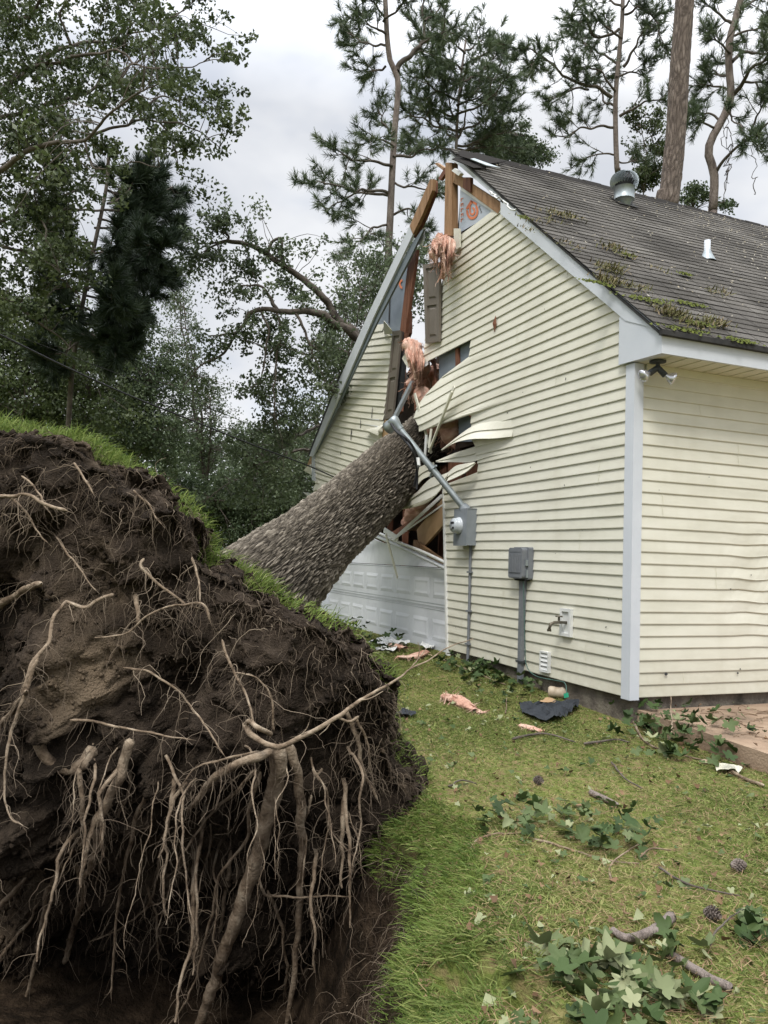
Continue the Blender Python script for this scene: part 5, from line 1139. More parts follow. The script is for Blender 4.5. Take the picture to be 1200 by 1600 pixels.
def make_pine(label, dep, trunk, w0, w1, limbs, tl=1.5, nt=6, nneed=30, need=.24, m_='needle', tfill=3, nw=.011, group=None, extra=None, lean_base=True):
    P = px3(trunk, dep); base = P[0]+(P[0]-P[1])*0; base = V3(P[0][0], P[0][1], -.3)
    t = thing('pine_tree', label, 'tree', base, group)
    full = np.vstack([base[None], P]); n = 60; S = spline(full, n); r = np.linspace(w0*1.15, w1, n)*dep/F/2
    s = Soup(); s.tube(S, r, 14); bs = Soup()
    if w0 > 25:
        v, f, ti = bark_tube(full, [x*dep/F/2 for x in (w0*1.15, w0, w0, w0*.95, w1)], 1100, 110, 3, .012, 3.2, 3.6); s = None; mesh_obj('trunk', v, f, M['platebark'], t, True, ti)
    cs_, ds_ = [], []
    for lb in limbs:
        pts = lb[0]; w = lb[1] if len(lb) > 1 else 4; L = px3(pts, dep, random.uniform(-1, 1)*len(pts)*.55); Lw = wiggly(L, .22, 8*len(pts), 1.3); bs.tube(Lw, np.linspace(w, 1.3, len(Lw))*dep/F/2, 6)
        ln = np.linalg.norm(L[-1]-L[0]); k = max(4, int(nt*ln/2.2)); mult = lb[2] if len(lb) > 2 else 1.
        for tw in twigs(Lw, tl, int(k*mult), .85, .22, .0)+[Lw[-6:]]:
            bs.tube(tw, np.linspace(.016, .006, len(tw)), 4)
            for tw2 in twigs(tw, tl*.42, tfill, .9, .25)+[tw]:
                bs.tube(tw2[::2], .005, 3)
                for j in (len(tw2)//2, len(tw2)-1): cs_.append(tw2[j]); ds_.append(unit(tw2[j]-tw2[j-1]))
    if s: s.obj('trunk', M['limb' if m_ == 'darkneedle' else 'pinebark'], t, True)
    if cs_:
        bs.obj('branches', M['limb'], t, True); c = np.array(cs_); d = np.array(ds_); v, f = tuft_quads(c, normrows(d+np.array([0, 0, .25])), nneed, need, nw); tn = np.repeat(np.clip(.45+.25*rng.normal(size=len(c)), 0, 1), nneed*4)
        mesh_obj('crown', v, f, M[m_], t, False, tn)
    return t
def auto_limbs(trunk, spec):
    """spec: (y on trunk, x reach, y rise)"""
    ys = [p[1] for p in trunk]; xs = [p[0] for p in trunk]; out = []
    for y, dx, dy in spec: x = np.interp(-y, [-q for q in ys], xs); out.append(([(x, y), (x+dx*.35, y+dy*.2), (x+dx*.7, y+dy*.55), (x+dx, y+dy)], 4))
    return out
T1 = [(606,470),(607,397),(610,333),(613,267),(617,200),(622,143),(620,117),(610,97),(605,60),(603,20),(600,-40)]
make_pine('tall slender pine with forked top rising behind the torn gable peak', 24, T1, 15, 7,
  [([(620,114),(637,90),(657,73),(663,53),(660,20),(665,-30)],9,1.6),([(607,73),(573,70),(550,50),(528,33)],4,1.5),([(607,100),(583,108),(565,116)],4,1.3),([(605,60),(583,37),(560,14)],4,1.6),([(604,30),(580,5),(560,-20)],4,1.5),([(604,40),(625,15),(640,-15)],4,1.4),
   ([(657,73),(680,60),(700,46),(712,38)],4),([(663,33),(680,20),(693,4)],4),([(616,213),(600,190),(586,155)],4),([(612,260),(580,250),(545,245),(520,232)],5,1.5),([(608,300),(573,302),(540,310),(505,328)],5,1.2),([(608,298),(557,297),(515,290),(480,291)],5,1.3),
   ([(613,247),(640,243),(673,230),(695,225)],5),([(617,283),(647,293),(680,305)],4),([(607,350),(583,353),(563,373),(545,388)],4),([(610,333),(640,330),(665,350)],4),([(608,380),(590,400),(575,415)],4),([(612,380),(640,390),(660,410)],4,1.6),([(615,230),(590,215),(570,222)],4)], tl=1.1, nt=6.5, nneed=26, need=.235, tfill=3, nw=.009)
T2 = [(712,260),(714,200),(719,130),(724,90),(728,62)]
make_pine('dense dark green pine standing right behind the roof peak', 29, T2, 10, 3, auto_limbs(T2, [(235,-70,-20),(232,60,-25),(225,90,-30),(205,-80,-35),(205,85,-45),(185,-75,-40),(180,80,-60),(160,-60,-45),(155,75,-60),(135,-50,-40),(130,65,-55),(110,-38,-35),(105,50,-40),(85,-25,-25),(80,30,-20),(215,20,-60),(190,-20,-60),(150,10,-50),(170,45,-30),(220,-45,-60),(230,100,-5)]), tl=1.6, nt=9, nneed=26, need=.24, tfill=3, nw=.011)
T3 = [(966,330),(964,266),(962,210),(962,150),(967,88),(972,35),(974,-40)]
make_pine('broad pine with spreading limbs directly behind the turbine vent', 25, T3, 11, 6,
  [([(955,150),(930,137),(895,129),(860,98),(830,80),(808,76)],6,1.3),([(913,140),(885,143),(855,158)],4),([(962,168),(941,150),(934,105)],4),([(972,105),(990,77),(1007,45),(1030,24)],5,1.3),([(969,182),(990,171),(1018,157),(1040,152)],5),
   ([(958,206),(925,206),(890,216),(860,208)],4,1.2),([(960,240),(935,240),(912,246)],3,1.2),([(965,45),(937,52),(913,25),(885,24)],5,1.6),([(970,60),(945,35),(925,20)],4,1.5),([(976,28),(1000,14),(1028,40),(1040,80)],4,1.4),([(972,20),(990,-10),(1010,-30)],4,1.6),([(970,15),(940,-10),(900,-20)],4,1.6),
   ([(964,120),(985,115),(1010,110)],4),([(962,140),(930,110),(900,105)],4,1.2),([(964,100),(930,80),(905,60),(880,55)],4,1.3),([(866,100),(845,95),(825,110)],3),([(965,250),(985,255),(1000,240)],3,.7)], tl=1.1, nt=7, nneed=24, need=.23, tfill=3, nw=.009)
make_pine('thick bare pine trunk cutting straight up past the roof ridge', 19, [(1040,360),(1045,312),(1055,220),(1062,110),(1068,30),(1073,-60),(1078,-180)], 31, 25, [([(1076,-130),(1130,-170),(1200,-190)],6,1.),([(1074,-120),(1020,-150),(960,-190)],6,1.)], tl=1.3)
make_pine('crooked pine with a bent reddish trunk at the right behind the roof', 23, [(1113,380),(1114,331),(1116,273),(1107,241),(1112,217),(1133,178),(1142,147),(1139,105),(1140,63),(1149,31),(1161,-15)], 17, 10,
  [([(1121,269),(1140,245),(1165,217),(1200,189),(1240,165)],6,.8),([(1144,147),(1165,119),(1190,87),(1215,55)],8,1.2),([(1144,101),(1165,89),(1200,84),(1235,75)],6,1.3),([(1120,200),(1098,184),(1078,180)],4),([(1126,188),(1100,176),(1082,170)],4,1.3),([(1147,31),(1120,14),(1095,-4)],5,1.6),
   ([(1144,150),(1144,190),(1162,214)],4),([(1140,120),(1115,112),(1095,108)],4,1.5),([(1140,90),(1120,70),(1108,60)],4,1.3),([(1150,20),(1175,0),(1190,-20)],5,1.6),([(1142,140),(1115,130),(1098,135)],4,1.5),([(1165,217),(1185,225),(1200,240)],4),([(1180,200),(1190,170),(1205,150)],4),([(1150,60),(1180,45),(1205,30)],4,1.4),([(1160,130),(1185,130),(1205,128)],4,1.4)], tl=1.05, nt=6, nneed=22, need=.23, tfill=3, nw=.009)

def leafy(name, label, dep, limbs, blobs, leaf, m_, nleaf, trunk=None, clump=.38, cat='tree', group=None, bark='limb', droop=.3, parent=None, root_px=None, ncl=None, jit=1.5):
    """broadleaf tree: limb pixel paths (x,y[,depth]) with widths, foliage blobs (cx,cy,rx,ry[,weight])"""
    if parent is None:
        b = W(*(trunk[0][:2] if trunk else (blobs[0][0], 800)), dep); base = V3(b[0], b[1], -.3); t = thing(name, label, cat, base, group)
        if trunk:
            P = np.vstack([base[None], px3(trunk, dep)]); S = spline(P, 40); s = Soup(); s.tube(S, np.linspace(.22, .09, 40)*dep/20, 12); s.obj('trunk', M[bark], t, True)
    else: t = parent
    bs = Soup(); paths = []
    for lb in limbs:
        L = px3(lb[0], dep, random.uniform(-.6, .6)*len(lb[0])*jit*.5 if len(lb[0][0]) < 3 else 0); Lw = wiggly(L, .11, 9*len(L), 2.2); bs.tube(Lw, np.linspace(lb[1], lb[2] if len(lb) > 2 else 1.2, len(Lw))*dep/F/2, 8); paths.append(Lw)
    tw_ = []
    for Lw in paths:
        ln = np.linalg.norm(Lw[-1]-Lw[0])
        for tw in twigs(Lw, min(1.5, .25+ln*.28), max(3, int(ln*2.2)), .8, .3):
            bs.tube(tw, np.linspace(.014, .005, len(tw))*max(.6, dep/20), 4); tw_.append(tw)
            for t2 in twigs(tw, .45, 2, .9): bs.tube(t2[::2], .004*max(.6, dep/20), 3); tw_.append(t2)
    cen = []
    if blobs:
        wts = np.array([(b[4] if len(b) > 4 else 1.)*b[2]*b[3] for b in blobs]); wts /= wts.sum(); N_cl = ncl or max(12, nleaf//55)
        for b, w in zip(blobs, wts):
            k = max(2, int(N_cl*w)); q = randdir(k)*(rng.random((k, 1))**.42); px_, py_ = b[0]+q[:, 0]*b[2], b[1]+q[:, 1]*b[3]; dd = dep+q[:, 2]*(b[2]*dep/F)*.9
            cen += [W(x, y, d) for x, y, d in zip(px_, py_, dd)]
    for tw in tw_:
        cen.append(tw[-1])
        if random.random() < .6: cen.append(tw[len(tw)//2])
    cen = np.array(cen); per = max(6, int(nleaf/len(cen))); k = len(cen)*per; rad = np.repeat(rng.uniform(.5, 1.3, len(cen)), per)
    q = np.repeat(cen, per, 0)+randdir(k)*(rng.random((k, 1))**.5)*clump*rad[:, None]*np.array([1, 1, .7]); v, f = leaf_quads(q, leaf, droop=droop)
    # twiglets joining clump centres to the nearest branch
    if paths and blobs:
        allp = np.vstack(paths)
        for c in cen[::2]:
            i = np.argmin(((allp-c)**2).sum(1)); dist_ = np.linalg.norm(allp[i]-c)
            if .3 < dist_ < 3.2: m2 = (allp[i]+c)/2+V3(0, 0, .15*dist_)+randdir(1)[0]*.1*dist_; bs.tube(spline([allp[i], m2, c], 6), np.linspace(.012, .004, 6)*max(.6, dep/20), 3)
    if bs.v: bs.obj('branches', M[bark], t, True)
    tn = np.repeat(np.clip(np.repeat(.45+.2*rng.normal(size=len(cen)), per)+.15*rng.normal(size=k), 0, 1), 4); mesh_obj('crown', v, f, M[m_], t, False, tn); return t

# left foreground broadleaf: limbs reach in from beyond the frame
leafy('broadleaf_tree', 'near broadleaf tree reaching long leafy branches in from the upper left', 11.5,
  [([(-160,300),(-60,190),(40,110),(110,70),(180,62),(240,40)],16,2),([(-160,300),(-80,120),(0,40),(50,15),(90,-20)],16,3),([(0,20),(25,55),(50,95)],7,3),([(40,110),(120,90),(190,90),(250,110),(318,100)],6,1.2),([(-160,320),(-40,280),(60,230),(130,215),(190,160),(240,130)],12,1.5),
   ([(130,215),(200,195),(250,190),(300,200),(345,228)],5,1.2),([(200,195),(250,150),(300,150),(330,165)],4,1.2),([(250,190),(270,230),(283,280)],3,1),([(-60,190),(60,170),(150,140),(215,95),(270,60),(310,30)],8,1.2),([(150,140),(180,60),(230,10)],5,1),([(-160,350),(-40,360),(60,320),(120,300),(160,260)],10,1.5),
   ([(-40,360),(50,400),(100,440),(130,470)],7,1.5),([(60,320),(80,380),(90,430)],4,1),([(-100,400),(0,470),(60,500),(110,540)],8,1.5),([(240,40),(280,20),(305,-10)],3,1),([(110,70),(90,30),(120,-20)],5,1),([(190,90),(200,40),(215,0)],4,1),([(130,215),(150,260),(210,250),(250,255)],4,1)],
  [(20,60,90,80,.8),(70,160,90,80,.9),(20,260,80,90,1.2),(100,240,50,50,.7),(90,330,60,70,.9),(120,420,50,50,.6),(50,380,80,60,.9),(20,480,70,60,.9),(180,150,70,60,.35),(230,70,70,50,.28),(280,130,50,50,.28),(265,212,50,35,.6),(315,232,42,20,1.3),(150,30,60,40,.5),(325,175,20,30,.35),(295,40,28,30,.3),(110,110,60,40,.6)],
  .078, 'leaf', 24000, trunk=[(-190,760,11.5),(-180,500,11.5),(-160,300,11.5)], clump=.19)
# dark pine mass
dp = [(105,700),(115,560),(140,420),(165,300),(170,240)]
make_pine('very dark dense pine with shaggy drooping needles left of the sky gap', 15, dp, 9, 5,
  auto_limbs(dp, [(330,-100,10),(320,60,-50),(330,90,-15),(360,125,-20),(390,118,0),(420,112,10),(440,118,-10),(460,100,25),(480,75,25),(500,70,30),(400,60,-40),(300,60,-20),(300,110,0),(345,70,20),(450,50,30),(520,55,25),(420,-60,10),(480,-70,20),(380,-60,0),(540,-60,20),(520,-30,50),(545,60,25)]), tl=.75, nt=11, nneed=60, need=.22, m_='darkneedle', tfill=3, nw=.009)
LM = [('leafy oak on the far left, low behind the root plate', 19, [(20,590,120,80),(110,560,90,70),(60,500,100,60),(-40,520,80,110),(140,640,90,60),(40,660,110,60)], 32000, 'leaf', .095, (40,720)),
      ('mid green oak beneath the dark pine, left of the gap of sky', 22, [(190,560,80,70),(230,620,70,60),(170,660,90,60),(250,690,70,60),(200,500,50,50),(265,560,30,40,.5)], 26000, 'farleaf', .095, (190,740)),
      ('pale thin leaved tree below the gap of sky', 26, [(330,640,50,60,.5),(300,600,40,50,.45),(365,700,55,50,.8),(310,720,60,50,.9),(285,500,45,50,.35),(270,440,35,50,.3)], 9000, 'oakleaf', .09, (320,760)),
      ('broad shady tree low behind the trunk of the fallen tree', 24, [(330,800,80,55),(400,770,70,60),(460,800,60,60),(280,790,60,50),(420,700,70,45,.7),(380,830,90,40)], 32000, 'farleaf', .095, (370,800)),
      ('leafy oak standing behind the left eave of the house', 20, [(500,650,45,50,.7),(530,570,40,50,.6),(450,720,50,45,.8),(470,770,60,50),(565,470,40,40,.5),(570,415,40,30,.5),(600,450,45,60,.8),(630,470,40,50,.7),(645,420,35,50,.6)], 15000, 'oakleaf', .09, (500,700))]
for lab, dep, bl, nl, m_, sz, tr_px in LM:
    root = tr_px; lim = [([root, ((root[0]+b[0])/2+random.uniform(-12, 12), (root[1]+b[1])/2-8), (b[0], b[1]-b[3]*.4)], 5, 1.2) for b in bl]
    leafy('broadleaf_tree', lab, dep, lim, bl, sz, m_, nl, trunk=[(root[0], root[1]+70), root], clump=.42)
leafy('broadleaf_tree', 'rounded green treetop peeking over the ridge beside the dense pine', 34, [([(800,330),(805,260),(812,215)],5,2)], [(800,232,50,28),(838,240,30,22,.7),(770,225,30,20)], .13, 'farleaf', 9000, trunk=[(800,420),(800,330)], clump=.4)
leafy('broadleaf_tree', 'small vine hung tree over the ridge between turbine vent and thick trunk', 30, [([(1005,380),(1006,300),(1010,250),(1003,200)],3,1),([(1020,300),(1022,240),(1015,180)],2,1)], [(1012,275,26,24),(1000,240,20,40,.15),(1025,215,22,40,.12)], .13, 'leaf', 3600, trunk=[(1008,450),(1006,380)], clump=.3)
leafy('broadleaf_tree', 'low shrubby treetop over the ridge at the foot of the crooked pine', 30, [([(1080,380),(1082,330),(1085,310)],3,1)], [(1082,302,26,14,.6),(1130,322,22,10,.5)], .13, 'farleaf', 1800, trunk=[(1080,430),(1080,380)], clump=.3)
# hanging vines on the crooked pine
vn = Soup()
for x0, y0, x1, y1 in [(1133,185,1130,320),(1138,175,1134,300),(1172,225,1178,305),(1128,200,1136,290)]: vn.tube(wiggly([W(x0, y0, 22.8), W((x0+x1)/2+5, (y0+y1)/2, 22.8), W(x1, y1, 22.8)], .25, 20), .012, 4)
tag(vn.obj('hanging_vine', M['limb']), 'thin bare vines dangling from the crooked pine at the right', 'vine', kind='stuff')
# distant woods
v_, f_, t_ = [], [], []
k = 70000; az = rng.uniform(math.radians(95), math.radians(205), k); r = rng.uniform(38, 62, k); x, y = CAM[0]+np.cos(az)*r, CAM[1]+np.sin(az)*r
hgt = 5.5+2.5*fbm(np.stack([az*14, 0*az, 0*az], 1), 3)+.04*(r-38)*6; q = np.stack([x, y, -.2+hgt*rng.random(k)**.8], 1); cl = fbm(q*.5, 3); q = q[cl > -.32]; v, f = leaf_quads(q, .42); w_ = mesh_obj('distant_woods', v, f, M['farleaf'], None, False, np.repeat(np.clip(.4+.25*rng.normal(size=len(q)), 0, 1), 4)); tag(w_, 'far belt of woodland closing the view behind the house', 'woods', kind='stuff')
# limbs of the fallen tree showing beyond the left roof edge
q = leafy('x', '', 14.5,
  [([(640,600,13.0),(600,560,14.2),(572,535,14.6),(545,508,14.5),(515,478,14.5),(485,448,14.4),(460,425,14.3),(430,400,14.2),(395,385,14.2),(355,375,14.2)],19,6),([(355,375,14.2),(325,381,14.2),(277,384,14.2)],4,1.2),([(355,375,14.2),(357,366,14.2),(349,360,14.1)],4,3),([(360,376,14.2),(335,385,14.2),(315,405,14.2),(293,428,14.1)],4,1.2),
   ([(421,396,14.2),(428,380,14.2),(438,375,14.2),(445,388,14.2),(446,402,14.1)],5,3),([(572,535,14.6),(530,508,14.4),(500,493,14.2),(465,488,14.1),(440,486,14),(412,482,14)],16,7),([(412,482,14),(392,490,14),(375,515,13.9),(355,522,13.9),(333,525,13.9)],8,2),([(375,515,13.9),(352,548,13.9),(318,575,13.9),(285,610,13.8)],5,1.5),
   ([(440,486,14),(420,462,14),(405,447,14),(376,440,14)],7,2),([(436,488,14),(435,540,14),(430,600,13.9),(428,650,13.9)],4,2),([(413,486,14),(414,540,14),(413,600,13.9)],4,2),([(380,383,14.2),(390,400,14.2),(382,418,14.2)],3,1),([(340,384,14.2),(350,405,14.2)],3,1),
   ([(465,488,14.1),(480,530,14),(498,575,14),(520,610,14)],5,1.5),([(600,640,17),(550,655,16.6),(500,665,16),(455,690,15.5),(395,725,15)],8,2),([(480,704,17),(450,706,16.5),(415,722,15.8),(370,748,15.2),(330,780,15)],5,1.5),([(415,722,15.8),(400,750,15.6),(385,775,15.4)],4,1)],
  [(335,405,30,22,.12),(370,450,40,30,.3),(400,520,50,30,.45),(340,475,35,25,.3),(470,440,40,30,.45),(430,560,30,60,.6),(480,570,50,40,.7),(440,640,50,50,.7),(520,520,40,40,.6),(530,620,40,40,.7),(400,700,60,40,.6),(420,760,60,40,.6)],
  .08, 'oakleaf', 14000, parent=tree, clump=.24, bark='limb')

# ================================================================== CABLES
def cable(pts, r, label):
    P = spline([W(*p) for p in pts], 60); c = Soup(); c.tube(P, r, 6); return tag(c.obj('power_line', M['black'], None, True), label, 'cable')
cable([(-60,494,7.5),(0,523,8.2),(100,572,9.2),(200,617,10.2),(300,657,11.2),(400,697,12.2),(480,727,13),(532,750,13.4)], .011, 'thick black service cable sagging down from the left to the trunk')
cable([(-60,490,9),(0,514,9.8),(100,552,10.8),(200,590,11.8),(300,628,12.8),(400,668,13.8),(486,714,15)], .004, 'thin dark wire running just above the thick service cable')

# ================================================================== GROUND DEBRIS
def G(px, py, h=0.):
    z = -.2
    for _ in range(6): P = Z0(px, py, z+h); z = float(gz(P[0], P[1])) if not (P[0] > .03 and P[1] > .06-.113*P[0]) else -.1
    return V3(P[0], P[1], z+h)
def lobed(c, size, nrm, ang, cup=.15, lobes=5, deep=.42):
    """maple like leaf outline as a triangle fan"""
    nrm = unit(nrm); e = unit(np.cross(nrm, V3(math.cos(ang), math.sin(ang), .1))); g = np.cross(nrm, e); pts = [c]; nn = lobes*4
    for k in range(nn):
        t = k/nn; th = (t-.5)*2*math.pi*.9; ph = (t*lobes) % 1; rr = 1-deep*(abs(ph-.5)*2)**.8 if 1 else 1
        rr *= (.72+.28*math.cos(th)); rr *= 1+.1*((k % 2)*2-1)*.5; rr *= size*.5
        pts.append(c+e*math.cos(th)*rr+g*math.sin(th)*rr+nrm*(cup*rr*rr/size*2*random.uniform(.3, 1.5)+abs(math.sin(th))*rr*(.25+.3*abs(cup))-.35*max(0, math.cos(th))*rr*abs(cup)))
    return pts, [(0, i, i+1) for i in range(1, nn)]
def leafbranch(name, label, spots, size, sticks, lift=.09, cat='branch', dark=.4, deep=.42):
    c0 = G(*spots[0][:2]); t = thing(name, label, cat, c0); v, f, tn = [], [], []
    for (px, py, sp_x, sp_y, n) in spots:
        for k in range(n):
            p = G(px+random.gauss(0, 1)*sp_x*.5, py+random.gauss(0, 1)*sp_y*.5)+V3(0, 0, random.uniform(.015, lift)); nrm = V3(random.gauss(0, .5), random.gauss(0, .5), 1); pts, fs = lobed(p, size*random.uniform(.6, 1.25), nrm, random.uniform(0, 6.3), random.uniform(-.6, .8), 5, deep); b = len(v); v += pts; f += [tuple(i+b for i in q) for q in fs]; col = min(1, max(0, random.gauss(dark, .22)+(.5 if random.random() < .12 else 0))); tn += [col]*len(pts)
    me = mesh_obj('leaves', v, np.array(f), M['maple'], t, False, tn)
    for pts, w in sticks:
        P = wiggly([G(x, y, .012+(pp[2] if len(pp) > 2 else 0.)) for pp in pts for x, y in [pp[:2]]], .012, 8*len(pts)); dep = np.linalg.norm(P[0]-CAM); s = Soup(); s.tube(P, np.linspace(w, w*.5, len(P))*dep/F/2, 6); s.obj('twig', M['root'], t, True)
    return t
leafbranch('leafy_branch', 'broken branch with dark green leaves heaped against the patio edge', [(1050,1150,90,40,50),(1010,1140,60,26,20),(1080,1165,60,26,18),(1040,1185,60,18,10)], .15, [([(985,1120),(1010,1160),(1060,1178),(1110,1190)],4),([(1040,1165),(1050,1140,.1),(1048,1115,.15)],3)], .17, dark=.38)
leafbranch('leafy_branch', 'leafy broken branch lying across the middle of the lawn', [(840,1290,90,30,28),(900,1310,80,34,22),(960,1318,70,34,20),(990,1330,40,20,10),(800,1290,50,20,12)], .12, [([(735,1326),(750,1310),(778,1304),(830,1300)],4),([(830,1310),(900,1330),(955,1345),(1000,1350)],4),([(955,1378),(953,1352),(980,1330,.05),(1000,1322,.1)],4),([(1000,1340),(1020,1325,.05),(1048,1328,.04)],3)], .13, dark=.42)
leafbranch('leafy_branch', 'foreground spray of lobed green leaves at the lower right', [(930,1530,120,60,24),(990,1560,130,60,26),(880,1510,60,40,9),(1060,1580,90,40,14),(960,1500,100,40,12),(1000,1610,110,40,14)], .135, [([(930,1620),(933,1580),(935,1550,.04)],5),([(900,1530),(960,1560),(1040,1600)],4)], .07, dark=.56, deep=.48)
leafbranch('leafy_branch', 'small wilted leaf cluster at the right edge of the lawn', [(1185,1470,20,20,7),(1175,1440,14,10,4)], .14, [([(1195,1440),(1170,1480)],3)], .06, dark=.2)
leafbranch('leafy_branch', 'heap of dull green leaves at the wall foot under the meter', [(740,1052,50,12,46),(780,1068,40,10,26),(700,1040,30,8,16),(820,1082,20,5,10),(755,1040,16,6,10)], .14, [([(690,1030),(740,1050),(790,1070)],3)], .12, dark=.3)
leafbranch('leafy_branch', 'dark leafy clump before the left end of the garage door', [(536,990,30,8,26),(590,1020,34,6,24),(560,1000,24,6,14)], .14, [([(540,985),(560,960,.15)],3)], .25, dark=.12)
leafbranch('leafy_branch', 'grey green leaf cluster on the grass beside the root plate', [(628,1172,18,7,12)], .13, [([(610,1170),(650,1176)],2)], .05, dark=.35)
leafbranch('leafy_branch', 'few dark stems and leaves standing before the wall by the black felt', [(793,1098,10,16,14)], .08, [([(790,1115),(792,1090,.1)],2)], .16, dark=.15)
# single leaves and bits scattered over the lawn (beyond counting)
v, f, tn = [], [], []
for k in range(2700):
    az = random.uniform(math.radians(88), math.radians(172)); r = 2.1+(random.random()**1.05)*8; x, y = CAM[0]+math.cos(az)*r, CAM[1]+math.sin(az)*r
    if pit_s(x, y) < .15 or (y > -.05 and x < .0) or x > 5.5: continue
    z = float(gz(x, y)) if not (x > .03 and y > .06-.113*x) else -.1
    if z > -.101 and x > .03 and y > .06-.113*x and random.random() < .3: continue
    p = V3(x, y, z+random.uniform(.018, .04)); pts, fs = lobed(p, random.choice([.02, .03, .03, .04, .05, .07, .09]), V3(random.gauss(0, .35), random.gauss(0, .35), 1), random.uniform(0, 6.3), random.uniform(-.8, .8), random.choice([1, 1, 3, 5]), .4); b = len(v); v += pts; f += [tuple(i+b for i in q) for q in fs]; tn += [random.choice([.25, .4, .5, .6, .7, .95, .95])]*len(pts)
o = mesh_obj('leaf_litter', v, np.array(f), M['maple'], None, False, tn); tag(o, 'torn green and pale leaves scattered over the lawn and patio', 'leaves', kind='stuff')
v, f, tn = [], [], []
for k in range(1700):
    az = random.uniform(math.radians(88), math.radians(172)); r = 2.1+(random.random()**1.2)*8; x, y = CAM[0]+math.cos(az)*r, CAM[1]+math.sin(az)*r
    if pit_s(x, y) < .15 or (y > -.05 and x < .0): continue
    z = float(gz(x, y)) if not (x > .03 and y > .06-.113*x) else -.1
    pts, fs = lobed(V3(x, y, z+.025), random.choice([.03, .04, .06]), V3(random.gauss(0, .4), random.gauss(0, .4), 1), random.uniform(0, 6.3), random.uniform(-1, 1), 1, .3); b = len(v); v += pts; f += [tuple(i+b for i in q) for q in fs]; tn += [random.random()*.7]*len(pts)
o = mesh_obj('dead_leaves', v, np.array(f), M['straw'], None, False, tn); tag(o, 'small brown dead leaves and bark chips among the grass', 'leaves', kind='stuff')
# twigs on the patio
s = Soup()
for k in range(160):
    x = random.uniform(.1, 2.2); y = random.uniform(.08, 1.3)
    if y < .15-.113*x: continue
    a = random.uniform(0, 6.3); L = random.uniform(.03, .16); p = V3(x, y, -.094); s.tube([p, p+V3(math.cos(a), math.sin(a), 0)*L*.5+V3(0, .008, .004), p+V3(math.cos(a+.3), math.sin(a+.3), 0)*L], .0022, 4, .1)
o = s.obj('twig_litter', M['straw']); tag(o, 'dark twigs and needles lying over the tan patio slab', 'twigs', kind='stuff')
def stick(label, pts, w0, w1, m_='limb', name='stick', h=.02, cat='stick', amp=.01):
    P = wiggly([G(p[0], p[1], h+(p[2] if len(p) > 2 else 0)) for p in pts], amp, 10*len(pts)); dep = np.linalg.norm(P[len(P)//2]-CAM); s = Soup(); r = np.linspace(w0, w1, len(P))*dep/F/2*(1+.12*fbm(P*30, 2)); r[0] *= .4; r[-1] *= .4; s.tube(P, r, 10); return tag(s.obj(name, M[m_], None, True), label, cat)
lg_ = stick('short thick broken log with peeling bark right of centre', [(955,1452),(972,1464),(985,1466),(1010,1458),(1032,1446),(1050,1432)], 9, 16, 'pinebark', 'broken_log', .03)
stick('straight pale grey stick angled below the broken log', [(1038,1486),(1070,1505),(1105,1528),(1143,1546)], 11, 12, 'pinebark')
stick('thin curved twig between the pink scrap and the patio', [(800,1155),(850,1146),(900,1160)], 4, 2)
stick('straight thin twig pointing at the heap of leaves by the patio', [(912,1162),(960,1156),(985,1160)], 4, 2)
stick('long thin dark twig right of the mid lawn branch', [(1030,1355),(1070,1380),(1112,1392),(1158,1400)], 4, 2)
stick('pale twig pair lying near the right edge below the patio', [(1095,1188),(1130,1196),(1150,1210),(1195,1228)], 6, 4, 'root')
stick('thin twig left of the pine cone', [(700,1228),(725,1220),(745,1224)], 3, 2)
stick('bark scrap on the grass above the mid lawn branch', [(922,1237),(945,1248),(965,1258)], 9, 7, 'pinebark')
stick('fine twig crossing the grass toward the pine cone', [(955,1190),(975,1215),(1003,1232)], 3, 2)
stick('bent twig beside the right leaf cluster', [(1110,1480),(1125,1450,.04),(1160,1420,.03)], 3, 1.5)
def cone(label, px, py, a, L=.058):
    p = G(px, py, .03); d = V3(math.cos(a), math.sin(a), .1); m_ = MB(); e = unit(np.cross(d, (0, 0, 1))); g = np.cross(d, e)
    for k in range(9):
        t = k/8; R = .022*math.sin(.35+t*2.6)+.004; n = 9
        for j in range(n):
            th = (j+.5*(k % 2))*2*math.pi/n; o_ = e*math.cos(th)+g*math.sin(th); tq = -e*math.sin(th)+g*math.cos(th); c = p+d*(t-.5)*L; m_.add([c+o_*R*.4-tq*.005, c+o_*R*.4+tq*.005, c+o_*R*1.15+tq*.004+d*.010, c+o_*R*1.15-tq*.004+d*.010, c+o_*R*1.0+d*.002], [(0, 1, 2, 3), (0, 4, 1), (1, 4, 2), (2, 4, 3), (3, 4, 0)])
    m_.lathe(p-d*L*.5, d, [(0, 0), (.01, .012), (L*.5, .016), (L, .0)], 8); return tag(m_.obj('pine_cone', M['pinebark']), label, 'pine cone', 'pine cones on the lawn')
cone('grey pine cone alone in the upper middle of the lawn', 840, 1219, .4); cone('dark pine cone near the right edge level with the mid lawn branch', 1152, 1352, 1.2); cone('small pine cone right of the broken log', 1111, 1427, .2)
def gpath(pts, h=.03): return [G(x, y, h) for x, y in pts]
tag(fluff('insulation_scrap', gpath([(695,1087),(712,1094),(730,1103),(742,1110)], .03), [.05, .085, .07, .03], .5, 260, 21, flat=.55), 'largest pink insulation scrap on the lawn, crumpled', 'insulation', 'pink scraps on the ground')
bpy.data.objects['insulation_scrap'].data.materials[0] = M['pink']
tag(fluff('insulation_scrap', gpath([(742,1108),(752,1113),(762,1111)], .02), [.03, .03, .008], .5, 80, 22, flat=.5), 'thin pink strand trailing from the largest insulation scrap', 'insulation', 'pink scraps on the ground')
